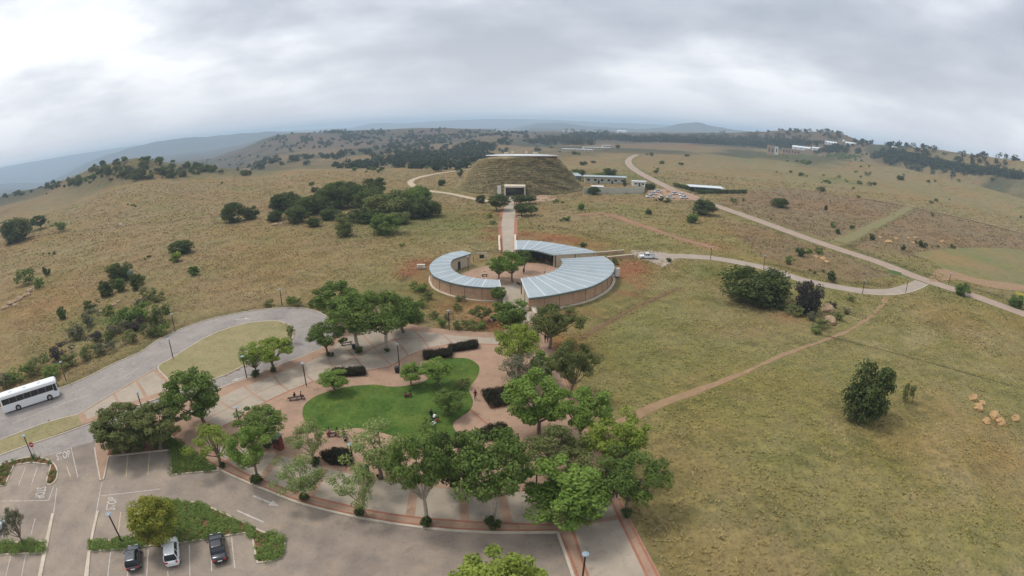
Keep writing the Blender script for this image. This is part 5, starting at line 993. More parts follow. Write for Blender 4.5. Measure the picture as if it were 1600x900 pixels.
def far_grass(label, n, seed):
    rs = np.random.default_rng(seed); r = 130*(480/130)**rs.uniform(0, 1, n); az = np.radians(rs.uniform(-56, 56, n)); pts = np.column_stack([r*np.sin(az), r*np.cos(az)]); keep = np.ones(n, bool)
    for poly in paved + [oval]: keep &= ~inpoly(pts[:, 0], pts[:, 1], [p[:2] for p in poly])
    keep &= (np.hypot(pts[:, 0]-MKT[0], pts[:, 1]-MKT[1]) > 31) & (np.hypot(pts[:, 0]-mx_, pts[:, 1]-my_) > 41)
    for ln, w_ in ((main_road, 5), (access, 4), (loop_track, 3), (right_track, 3), (grass_track, 4), (red_scar, 2)): keep &= distline(pts[:, 0], pts[:, 1], ln) > w_
    keep &= fbm(pts[:, 0], pts[:, 1], 14.0, 61) + fbm(pts[:, 0], pts[:, 1], 50.0, 62)*0.7 + rs.normal(0, 0.5, n) > 0.05
    pts = pts[keep]; sc = np.hypot(pts[:, 0], pts[:, 1])/200; hh = 0.42*np.clip(sc, .7, 1.6)*rs.uniform(0.5, 1.2, len(pts)); w_ = 0.30*np.clip(sc, .6, 2.0)
    v_, f_, a_ = blades(np.column_stack([pts, terr(pts[:, 0], pts[:, 1])]), hh, w_, 1.6, rs, 3); me = npmesh('grass', v_, f_, a_); tag(link('long_grass', me, None, gm), label, 'grass', None, 'stuff')
    c = col_ground(pts[:, 0], pts[:, 1])*1.85*rs.choice([0.72, 0.9, 1.1, 1.22], (len(pts), 1)); c = np.tile(np.repeat(c, 3, 0), (3, 1)); ca = np.ones((len(v_), 4), np.float32); ca[:, :3] = np.clip(c, 0, 1)
    me.color_attributes.new('soil', 'FLOAT_COLOR', 'POINT').data.foreach_set('color', ca.ravel())
far_grass('clumps of long grass over the fields further out', 90000, 71)
# ------------------------------------------------------------------ lamp posts
m_post = mat('brown_post', (0.055, 0.038, 0.03), 0.7, 0.3); m_lampt = mat('lamp_top', (0.24, 0.30, 0.37), 0.5, 0.4); m_diff = mat('lamp_diffuser', (0.72, 0.72, 0.70), 0.5, 0.3)
def lamp_proto():
    e = empty('lamp_post', (0, 0, 0)); MB().tube([(0, 0, 0), (0, 0, 0.12)], [0.2, 0.18], 10).build('base', m_kerb, e); MB().tube([(0, 0, 0.1), (0, 0, 4.0)], [0.10, 0.085], 8).build('pole', m_post, e)
    h = MB().tube([(0, 0, 4.22), (0, 0, 4.27), (0, 0, 4.34)], [0.33, 0.34, 0.12], 14).build('lamp_head', m_lampt, e); MB().tube([(0, 0, 4.0), (0, 0, 4.22)], [0.09, 0.22], 10).build('diffuser', m_diff, h); return e
lp = lamp_proto(); first = True
for px, py, z, rot, lb in [(274, 519, 0, 0, 'brown lamp post at the grass edge above the bus road'), (271, 561, 0.1, 0, 'brown lamp post at the left edge of the dry oval lawn'), (104, 597, 0, 0, 'brown lamp post right behind the white bus'), (441, 479, 0, 0, 'brown lamp post behind the outer kerb of the bus loop'), (386, 592, 0.1, 0, 'brown lamp post between lane and plaza under the thin young tree'),
                           (479, 604, 0.1, 0, 'brown lamp post beside the bench with two people'), (624, 573, 0.1, 0, 'brown lamp post next to the round lawn tree and bin'), (555, 738, 0.1, 0, 'brown lamp post by the dark hedge below the lawn'), (225.6, 650, 0.1, 0, 'brown lamp post at the near kerb of the pedestrian crossing'), (191.5, 848, 0.1, 0, 'brown lamp post in the car park bed by the dark hatchback'), (53, 719, 0.1, 0, 'brown lamp post on the left car park island by the round sign'),
                           (702, 517, 0, 0, 'brown lamp post at the upper plaza edge under the market'), (379, 677, 0.1, 0, 'brown lamp post left of the brown kiosk'), (838, 763, 0.1, 0, 'brown lamp post among the dense trees of the right walk'), (963, 779, 0.1, 0, 'brown lamp post on the outer right walk under a spreading tree'), (909, 912, 0.1, 0, 'brown lamp post at the lower picture edge by the paved corner'), (731.5, 424, 0.06, 0, 'brown lamp post inside the market courtyard'),
                           (1110, 407, 0, 0, 'thin lamp post on the access road nearest the pickup'), (1193, 421, 0, 0, 'thin lamp post on the access road above the dark bush clump'), (1347, 461, 0, 0, 'thin lamp post at the outer bend of the access road'), (1415, 458, 0, 0, 'thin lamp post where the access road meets the main road'), (1482, 446, 0, 0, 'thin lamp post beyond the main road by the playing field')]:
    o = lp if first else copy_tree(lp); first = False; x, y = P(px, py, z); o.location = (x, y, z); o.rotation_euler = (0, 0, rng.uniform(0, 6)); tag(o, lb, 'lamp post', 'lamp posts')
# ------------------------------------------------------------------ vehicles
m_tyre = mat('tyre', (0.02, 0.02, 0.02), 0.9, 0.1); m_rim = mat('rim', (0.45, 0.45, 0.46), 0.4, 0.5, metal=0.6); m_cglass = mat('car_glass', (0.015, 0.018, 0.022), 0.06, 0.6); m_red = mat('tail_red', (0.35, 0.01, 0.012), 0.3, 0.5); m_head = mat('headlight', (0.75, 0.77, 0.78), 0.15, 0.6)
m_plate = mat('number_plate', (0.72, 0.72, 0.66), 0.6, 0.3); m_plastic = mat('black_plastic', (0.025, 0.025, 0.026), 0.6, 0.3)
paint = {k: mat('paint_'+k, c, r_, 0.5, coat=0.6) for k, c, r_ in (('white', (0.74, 0.75, 0.76), 0.35), ('dark', (0.045, 0.05, 0.062), 0.3), ('black', (0.02, 0.02, 0.026), 0.28), ('silver', (0.46, 0.48, 0.50), 0.35), ('buswhite', (0.78, 0.79, 0.80), 0.4))}
def wheel(e, x, y, r=0.32, w_=0.22):
    t = MB().tube([(x, y-w_/2, r), (x, y-w_/2+0.04, r), (x, y+w_/2-0.04, r), (x, y+w_/2, r)], [r*0.88, r, r, r*0.88], 18).build('wheel', m_tyre, e); s = 1 if y > 0 else -1
    MB().tube([(x, y+s*(w_/2+0.002), r), (x, y+s*(w_/2+0.03), r)], [r*0.62, r*0.5], 12).build('rim', m_rim, t)
def rrect(x0, x1, hw, z, k=3, rad=0.25):
    pts = []
    for cx, cy_, a0 in ((x1-rad, hw-rad, 0), (x0+rad, hw-rad, 90), (x0+rad, -hw+rad, 180), (x1-rad, -hw+rad, 270)):
        for i in range(k+1): a = R(a0+90*i/k); pts.append((cx+rad*math.cos(a), cy_+rad*math.sin(a), z))
    return pts
def car(kind, pt, label, pos, rz, group=None, grille=True):
    L_, W, belt, Ht = dict(hatch=(4.0, 0.86, 0.88, 1.48), suv=(4.25, 0.88, 0.98, 1.58), sedan=(4.55, 0.89, 0.88, 1.44))[kind]; e = empty('parked_car', pos, rz, label, 'car', group); pm = paint[pt]; a, b = -L_/2, L_/2
    # body: stations along the car, cross-section of half width and height
    rear_h = {'hatch': belt*1.0, 'suv': belt*1.02, 'sedan': belt*1.06}[kind]
    st = [(a, 0.80, 0.42, rear_h*0.72), (a+0.10, 0.92, 0.30, rear_h*0.95), (a+0.45, 0.98, 0.22, rear_h), (a+1.2, 1.0, 0.20, belt*1.01), (0.2, 1.0, 0.2, belt), (b-1.25, 0.99, 0.2, belt*0.98), (b-0.75, 0.97, 0.2, belt*0.90), (b-0.22, 0.88, 0.24, belt*0.80), (b-0.04, 0.72, 0.34, belt*0.68)]
    rings = []
    for x, wf, z0, z1 in st:
        w_ = W*wf; rings.append([(x, -w_*0.9, z0), (x, w_*0.9, z0), (x, w_, z0+0.15), (x, w_, z1*0.75), (x, w_*0.93, z1*0.95), (x, w_*0.75, z1), (x, -w_*0.75, z1), (x, -w_*0.93, z1*0.95), (x, -w_, z1*0.75), (x, -w_, z0+0.15)])
    MB().loft(rings).build('body', pm, e, True)
    g0, g1, r0, r1 = {'hatch': (a+0.12, b-1.15, a+0.42, b-1.95), 'suv': (a+0.12, b-1.2, a+0.45, b-1.95), 'sedan': (a+0.70, b-1.25, a+1.35, b-2.1)}[kind]
    MB().loft([rrect(g0, g1, W*0.90, belt*0.97, 3, .2), rrect(g0*0.6+r0*0.4, g1*0.6+r1*0.4, W*0.84, belt+(Ht-belt)*0.5, 3, .2), rrect(r0, r1, W*0.70, Ht-0.03, 3, .18)]).build('window_glass', m_cglass, e, False)
    MB().loft([rrect(r0-0.06, r1+0.05, W*0.725, Ht-0.035, 4, .2), rrect(r0-0.03, r1+0.0, W*0.70, Ht+0.01, 4, .2), rrect(r0+0.15, r1-0.2, W*0.55, Ht+0.03, 4, .2)]).build('roof', pm, e, True)
    for s in (-1, 1):
        for xb, xt in ((g0+0.05, r0+0.02), ((g0+g1)/2-0.25, (r0+r1)/2-0.15), (g1-0.06, r1-0.02)):
            MB().tube([(xb, s*W*0.895, belt*0.96), (xb*0.6+xt*0.4, s*W*0.845, belt+(Ht-belt)*0.5), (xt, s*W*0.71, Ht-0.03)], 0.045, 6).build('pillar', pm, e)
        MB().box(-0.08, -0.1, -0.06, 0.08, 0.1, 0.06, M=Matrix.Translation((g1-0.35, s*(W+0.08), belt+0.05))).build('mirror', pm, e)
        MB().box(b-0.36, s*W*0.52-0.17, belt*0.60, b-0.10, s*W*0.52+0.17, belt*0.76).build('headlight', m_head, e); MB().box(a-0.012, s*W*0.66-0.14, belt*0.72, a+0.3, s*W*0.70+0.14, belt*0.93).build('taillight', m_red, e)
        for x in (a+0.78, b-0.82): wheel(e, x, s*(W-0.10), 0.325)
    MB().box(a-0.03, -W*0.75, 0.34, a+0.12, W*0.75, 0.52).build('rear_bumper', pm, e); MB().box(b-0.10, -W*0.66, 0.28, b+0.02, W*0.66, 0.46).build('front_bumper', m_plastic, e); MB().box(a-0.045, -0.25, 0.56, a-0.005, 0.25, 0.67).build('number_plate', m_plate, e)
    return e
def heading(p, q): return math.atan2(q[1]-p[1], q[0]-p[0])
for kd, pt, rear, front, lb in (('hatch', 'dark', (211, 893), (211, 860), 'dark hatchback parked nearest the entrance drive'), ('suv', 'white', (272, 885), (270, 849), 'white hatchback parked between two dark cars'), ('sedan', 'black', (346, 880), (339, 842), 'black sedan parked right of the white hatchback')):
    p, q = P(*rear), P(*front); car(kd, pt, lb, ((p[0]+q[0])/2, (p[1]+q[1])/2, 0.01), heading(p, q))
p = P(-6, 832); car('hatch', 'silver', 'car half cut off at the left picture edge', (p[0], p[1], 0.01), R(95))
for px, py, ax_, lb, kd in [(1016, 309, 0.2, 'white car at the left front of the gravel yard', 'sedan'), (1021, 304.5, 0.3, 'white car second row left in the gravel yard', 'hatch'), (1028, 300.5, 0.35, 'white car at the back left of the gravel yard', 'sedan'), (1032, 310, 1.5, 'white car seen end on in the middle of the gravel yard', 'hatch'), (1048, 310, 0.15, 'white car front middle right of the gravel yard', 'suv'),
                        (1055, 304, 0.35, 'white car back right row of the gravel yard', 'hatch'), (1066, 306, 0.5, 'white car behind the rightmost yard car', 'sedan'), (1069, 310.5, 0.1, 'rightmost white car of the gravel yard', 'sedan')]:
    g = G(px, py); o = car(kd, 'white', lb, (g[0], g[1], g[2]+0.1), ax_, 'white cars in the gravel yard'); o.scale = (1.15, 1.15, 1.1)
# coach
m_band_g = mat('coach_glass', (0.018, 0.018, 0.022), 0.12, 0.5)
bp0, bp1 = np.array(P(9, 648)), np.array(P(92.5, 621)); d = (bp1-bp0)/np.linalg.norm(bp1-bp0); nrm = np.array((-d[1], d[0])); ctr = (bp0+bp1)/2 + nrm*1.27; BL = 12.2
bus = empty('coach_bus', (ctr[0], ctr[1], 0.015), math.atan2(d[1], d[0]), 'white coach bus driving on the road at the left edge', 'bus')
def bring(x, w_, z0, z1, tuck=0.0): return [(x, -w_, z0), (x, w_, z0), (x, w_+0.01, 1.3), (x, w_-0.02, z1-0.55), (x, w_-0.09, z1-0.14), (x, w_-0.28, z1), (x, -w_+0.28, z1), (x, -w_+0.09, z1-0.14), (x, -w_+0.02, z1-0.55), (x, -w_-0.01, 1.3)]
MB().loft([bring(-BL/2, 1.12, 0.5, 3.15), bring(-BL/2+0.15, 1.24, 0.34, 3.35), bring(-BL/2+0.6, 1.27, 0.3, 3.4), bring(BL/2-1.0, 1.27, 0.3, 3.4), bring(BL/2-0.3, 1.25, 0.3, 3.36), bring(BL/2, 1.14, 0.38, 3.05)]).build('body', paint['buswhite'], bus)
for s in (-1, 1):
    n = 7; x0, x1 = -BL/2+0.35, BL/2-0.85
    for k in range(n):
        u, v = x0+(x1-x0)*k/n+0.015, x0+(x1-x0)*(k+1)/n-0.015; mb = MB(); mb.loft([[(u, s*1.262, 1.72), (v, s*1.262, 1.72), (v, s*1.30, 1.72), (u, s*1.30, 1.72)], [(u, s*1.225, 2.78), (v, s*1.225, 2.78), (v, s*1.265, 2.78), (u, s*1.265, 2.78)]]); mb.build('side_window', m_band_g, bus)
    mb = MB(); mb.loft([[(BL/2-0.80, s*1.255, 1.5), (BL/2-0.12, s*1.235, 1.35), (BL/2-0.12, s*1.27, 1.35), (BL/2-0.80, s*1.295, 1.5)], [(BL/2-0.80, s*1.222, 2.8), (BL/2-0.22, s*1.20, 2.8), (BL/2-0.22, s*1.24, 2.8), (BL/2-0.80, s*1.262, 2.8)]]); mb.build('cab_window', m_band_g, bus)
    for x in (-BL/2+3.3, BL/2-2.1):
        wheel(bus, x, s*1.14, 0.5, 0.3); MB().tube([(x, s*1.275, 0.52), (x, s*1.283, 0.52)], 0.62, 20).build('wheel_arch', m_plastic, bus)
    MB().tube([(BL/2-0.1, s*1.2, 2.7), (BL/2+0.35, s*1.38, 2.6), (BL/2+0.38, s*1.38, 2.1)], [0.05, 0.06, 0.11], 6).build('mirror', m_plastic, bus)
    MB().box(BL/2-0.02, s*0.9-0.2, 0.6, BL/2+0.03, s*0.9+0.2, 0.85).build('headlight', m_head, bus); MB().box(-BL/2-0.02, s*0.95-0.1, 0.9, -BL/2+0.03, s*0.95+0.1, 1.5).build('taillight', m_red, bus)
MB().box(BL/2+0.003, -1.1, 1.4, BL/2+0.03, 1.1, 2.75).build('windscreen', m_band_g, bus); MB().box(-BL/2-0.03, -0.95, 1.8, -BL/2-0.003, 0.95, 2.6).build('rear_window', m_band_g, bus)
for x in (-3.6, -0.6, 2.6): MB().box(x-0.35, -0.35, 3.398, x+0.35, 0.35, 3.47).build('roof_hatch', m_seam, bus)
# pickup
gp = P(1012, 404); pk = empty('pickup_truck', (gp[0], gp[1], 0.035), R(178), 'white pickup truck with open load bed at the access road end', 'pickup'); pm = paint['white']; W = 0.9
rings = []
for x, w_, z0, z1 in ((-2.6, .84, .5, .95), (-2.5, .88, .4, 1.0), (-0.4, .90, .35, 1.02), (0.9, .90, .35, 1.05), (1.7, .88, .38, 1.0), (2.35, .84, .4, .93), (2.55, .74, .5, .8)):
    rings.append([(x, -w_, z0), (x, w_, z0), (x, w_, z1-0.12), (x, w_*.9, z1), (x, -w_*.9, z1), (x, -w_, z1-0.12)])
MB().loft(rings).build('body', pm, pk); MB().box(-2.45, -0.72, 1.012, -0.62, 0.72, 1.03).build('load_bed', m_plastic, pk)
for s in (-1, 1): MB().box(-2.58, s*0.80-0.06, 0.98, -0.5, s*0.80+0.06, 1.30).build('bed_side', pm, pk)
MB().box(-2.62, -0.86, 0.98, -2.52, 0.86, 1.30).build('tailgate', pm, pk)
MB().loft([rrect(-0.5, 1.25, 0.82, 1.0, 3, .15), rrect(-0.38, 0.75, 0.66, 1.66, 3, .15)]).build('window_glass', m_cglass, pk); MB().loft([rrect(-0.46, 0.78, 0.69, 1.66, 3, .15), rrect(-0.3, 0.6, 0.6, 1.76, 3, .15)]).build('cab_roof', pm, pk)
for s in (-1, 1):
    for xb, xt in ((-0.44, -0.36), (0.35, 0.25), (1.18, 0.7)): MB().tube([(xb, s*0.80, 1.0), (xt, s*0.67, 1.66)], 0.05, 6).build('pillar', pm, pk)
    for x in (-1.6, 1.6): wheel(pk, x, s*0.80, 0.38, 0.25)
    MB().box(2.45, s*0.62-0.14, 0.68, 2.57, s*0.62+0.14, 0.84).build('headlight', m_head, pk)
# ------------------------------------------------------------------ benches, bins, signs, kiosk
m_bench = mat('bench_timber', (0.085, 0.06, 0.05), 0.8, 0.2, var=0.2, scale=3)
def bench(label, a, b, z=0.1):
    p, q = np.array(P(*a, z)), np.array(P(*b, z)); L_ = np.linalg.norm(q-p); c = (p+q)/2; e = empty('bench', (c[0], c[1], z), math.atan2(q[1]-p[1], q[0]-p[0]), label, 'bench')
    for k in range(4): MB().box(-L_/2, -0.26+k*0.135, 0.40, L_/2, -0.26+k*0.135+0.115, 0.46).build('slat', m_bench, e)
    for s in (-1, 1): MB().box(s*(L_/2-0.35)-0.08, -0.22, 0, s*(L_/2-0.35)+0.08, 0.22, 0.398).build('leg', m_dark, e)
bench('dark timber bench with two people beside the lamp', (450, 626), (475, 622)); bench('dark timber bench under the tall pale trunked tree', (532, 540), (551, 537)); bench('bench under the group of three, pointing left', (511, 682), (528, 680)); bench('bench under the group of three, pointing towards the hedge', (537, 681), (541, 691)); bench('dark bench under the low flat topped tree by the ramp', (763, 503), (775, 501), 0.0)
def bin_(label, px, py, z=0.1, s=1.0):
    x, y = P(px, py, z); e = empty('litter_bin', (x, y, z), 0, label, 'bin'); e.scale = (s, s, s); m = mat('bin_black', (0.018, 0.018, 0.02), 0.5, 0.4)
    MB().tube([(0, 0, 0), (0, 0, 0.05), (0, 0, 0.9), (0, 0, 0.95)], [0.34, 0.40, 0.46, 0.42], 18).build('body', m, e, True); MB().tube([(0, 0, 0.955), (0, 0, 1.05), (0, 0, 1.15)], [0.47, 0.42, 0.16], 18).build('lid', m, e, True)
bin_('black round litter bin below the lawn by the lamp', 572, 741, s=1.15); bin_('black litter bin beside the lamp and round lawn tree', 621, 582); bin_('small black bin right of the bench under the pale trunked tree', 553, 545, s=0.8)
sx_, sy_ = P(53.5, 712.5, 0.1); e = empty('no_entry_sign', (sx_+0.5, sy_, 0.1), R(35), 'round red no entry sign on a thin post on the island', 'sign'); MB().tube([(0, 0, 0), (0, 0, 2.3)], 0.04, 6).build('post', m_rim, e)
dsk = MB(); dsk.tube([(0, -0.045, 2.1), (0, -0.06, 2.1)], 0.42, 24); dp_ = dsk.build('sign_disc', mat('sign_red', (0.55, 0.03, 0.04), 0.5, 0.4), e); MB().box(-0.28, -0.072, 2.03, 0.28, -0.063, 2.17).build('white_bar', m_white, dp_)
px_, py_ = P(78, 662, 0.1); e = empty('road_sign', (px_, py_, 0.1), R(40), 'small red and white sign on the grass verge below the bus', 'sign'); MB().tube([(0, 0, 0), (0, 0, 0.8)], 0.035, 6).build('post', m_rim, e); pn = MB().box(-0.28, -0.05, 0.5, 0.28, -0.04, 1.0).build('panel', m_white, e); MB().box(-0.2, -0.06, 0.55, 0.2, -0.052, 0.68).build('red_stripe', mat('sign_red', (0.55, 0.03, 0.04)), pn)
kx, ky = P(436, 701, 0.1); e = empty('kiosk', (kx, ky, 0.1), R(-18), 'brown timber notice kiosk with small grey roof on the plaza', 'kiosk'); m_kio = mat('kiosk_timber', (0.20, 0.055, 0.035), 0.8, 0.2, var=0.2, scale=2)
MB().box(-0.75, -0.35, 0.1, 0.75, 0.35, 2.1).build('body', m_kio, e); MB().box(-0.6, -0.37, 0.9, 0.6, -0.352, 1.9).build('notice_panel', m_dark, e)
for s in (-1, 1): mb = MB(); mb.add([(-0.95, 0, 2.5), (0.95, 0, 2.5), (0.95, s*0.65, 2.15), (-0.95, s*0.65, 2.15), (-0.95, 0, 2.44), (0.95, 0, 2.44), (0.95, s*0.65, 2.10), (-0.95, s*0.65, 2.10)], [(0, 1, 2, 3), (7, 6, 5, 4), (2, 6, 7, 3), (0, 3, 7, 4), (1, 5, 6, 2)]); mb.build('roof_slope', m_lampt, e)
g = G(190, 354); e = empty('sign_board', g, 0, 'white board beside the thin track in the left field', 'sign'); MB().box(-0.9, -0.05, 0.8, 0.9, 0.05, 2.0).build('panel', m_white, e)
for s in (-1, 1): MB().box(s*0.7-0.06, 0.052, 0, s*0.7+0.06, 0.15, 1.9).build('post', m_post, e)
x, y = P(1397, 432); e = empty('sign_board', (x, y, 0), R(-55), 'long green and cream sign board at the road junction', 'sign'); MB().box(-2.4, -0.12, 0.7, 2.4, 0.12, 1.9).build('panel', mat('sign_green', (0.16, 0.24, 0.09), 0.7), e); MB().box(-2.4, -0.14, 1.902, 2.4, 0.14, 2.1).build('top_rail', m_conc, e)
for s in (-1, 1): MB().box(s*1.9-0.1, -0.1, 0, s*1.9+0.1, 0.1, 0.698).build('post', m_conc, e)
x, y = P(1592, 465); e = empty('sign_board', (x, y, 0), R(-60), 'small yellow sign board at the right picture edge', 'sign'); MB().box(-1.6, -0.06, 0.8, 1.6, 0.06, 1.7).build('panel', mat('sign_yellow', (0.55, 0.45, 0.08), 0.7), e); MB().box(-0.1, -0.05, 0, 0.1, 0.05, 0.798).build('post', m_post, e)
for (a, b, lb) in (((835, 444), (846, 441), 'black bench seat in the courtyard, right of the trees'), ((808, 443), (813, 446), 'black bench seat by the end of the widest crescent'), ((752, 432), (762, 431), 'pale bench seat in the courtyard beside the narrow crescent')): bench(lb, a, b, 0.06)
x, y = P(753, 407); e = empty('notice_stand', (x, y, 0.06), 0, 'pale framed notice stand at the back of the courtyard', 'stand'); MB().box(-1.6, -0.1, 2.0, 1.6, 0.1, 2.4).build('beam', m_conc, e)
for s in (-1, 1): MB().box(s*1.4-0.15, -0.1, 0, s*1.4+0.15, 0.1, 1.998).build('post', m_conc, e)
MB().box(-0.7, -0.05, 0.6, 0.7, 0.05, 1.7).build('panel', m_dark, e)
# stones
def stone_mesh(seed):
    q = np.random.default_rng(seed); mb = MB(); rings = []
    for k, (z, r_) in enumerate(((-0.2, 0.8), (0.1, 1.0), (0.45, 0.92), (0.75, 0.62), (0.86, 0.25))): rings.append([(math.cos(a)*r_*q.uniform(0.75, 1.2), math.sin(a)*r_*q.uniform(0.6, 1.1), z*q.uniform(0.85, 1.1)) for a in np.linspace(0, 2*math.pi, 9, endpoint=False)])
    return mb.loft(rings).mesh('stone')
SM = [stone_mesh(s) for s in range(5)]; m_stone = mat('tan_rock', (0.42, 0.30, 0.19), 0.95, 0.1, col2=(0.30, 0.20, 0.13), scale=1.5, bump=0.6, bscale=3); m_ostone = mat('orange_rock', (0.52, 0.32, 0.14), 0.95, 0.1, col2=(0.38, 0.25, 0.14), scale=1.5, bump=0.6, bscale=3)
for me_ in SM: me_.materials.append(m_stone)
def stone(px, py, wpx, lb, m, i, grp=None, hz=0.6):
    g = G(px, py); s = wpx*slant(g)/FPX/2; o = bpy.data.objects.new('rock', SM[i % 5]); C.objects.link(o); o.location = g; o.scale = (s, s, s*hz*1.2); o.rotation_euler = (0, 0, i*1.3); o.material_slots[0].link = 'OBJECT'; o.material_slots[0].material = m; tag(o, lb, 'rock', grp)
for i, (px, py, w_, lb) in enumerate([(1520, 624, 13, 'orange rock topmost left of the pile in the right field'), (1528, 640, 14, 'orange rock left in the pile in the right field'), (1541, 660, 12, 'low orange rock at the bottom left of the field pile'), (1553, 652, 15, 'large orange rock in the middle of the field pile'), (1562, 662, 14, 'orange rock at the bottom right of the field pile'), (1586, 656, 12, 'orange rock lying apart right of the field pile'), (1534, 632, 10, 'small orange rock at the top of the field pile')]): stone(px, py, w_*1.25, lb, m_ostone, i, hz=0.95)
for i, (px, py, w_, lb) in enumerate([(1293, 486, 22, 'pale upper boulder beside the dark purplish bush'), (1296, 505, 24, 'pale lower boulder beside the dark purplish bush')]): stone(px, py, w_, lb, m_stone, i, hz=0.9)
for i, (px, py, w_) in enumerate([(1388, 379, 14), (1375, 372, 8), (1428, 380, 8), (1440, 382, 8), (1400, 374, 8), (1472, 378, 8), (1420, 373, 7), (1286, 405, 12), (1292, 410, 10), (1275, 402, 9), (1430, 372, 8)]): stone(px, py, w_, 'orange brown stone scattered in the grass left of the playing field', m_ostone, i, 'stones near the playing field')
for i, (px, py, w_) in enumerate([(48, 455, 16), (42, 462, 14), (30, 468, 16), (18, 475, 16), (55, 450, 10), (24, 478, 12), (8, 482, 14)]): stone(px, py, w_, 'grey tan stone in the outcrop at the left edge', m_stone, i, 'stone outcrop at the left edge')
for i, (px, py, w_) in enumerate([(158, 487, 10), (178, 477, 10), (205, 522, 12), (196, 532, 10), (220, 453, 12), (165, 540, 10), (185, 472, 8)]): stone(px, py, w_, 'tan stone showing among the roadside scrub', m_stone, i, 'stones in the roadside scrub')
for i, (px, py, w_) in enumerate([(438, 506, 7), (446, 507, 7), (453, 511, 7), (458, 516, 7), (457, 524, 7), (454, 531, 7), (352, 587, 6), (360, 583, 6), (372, 578, 6), (384, 573, 6), (395, 568, 6)]): stone(px, py, w_, 'edging stone on the rim of the dry oval lawn', m_stone, i, 'edging stones of the oval lawn')
for i, (px, py, w_) in enumerate([(767, 345, 7), (773, 350, 6), (779, 347, 6), (765, 355, 6), (808, 343, 8), (812, 340, 7), (522, 343, 12), (545, 335, 14), (430, 352, 12), (440, 350, 9)]): stone(px, py, w_, 'small pale stone beside the walkway or thicket', m_stone, i, 'stones by walkway and thicket')
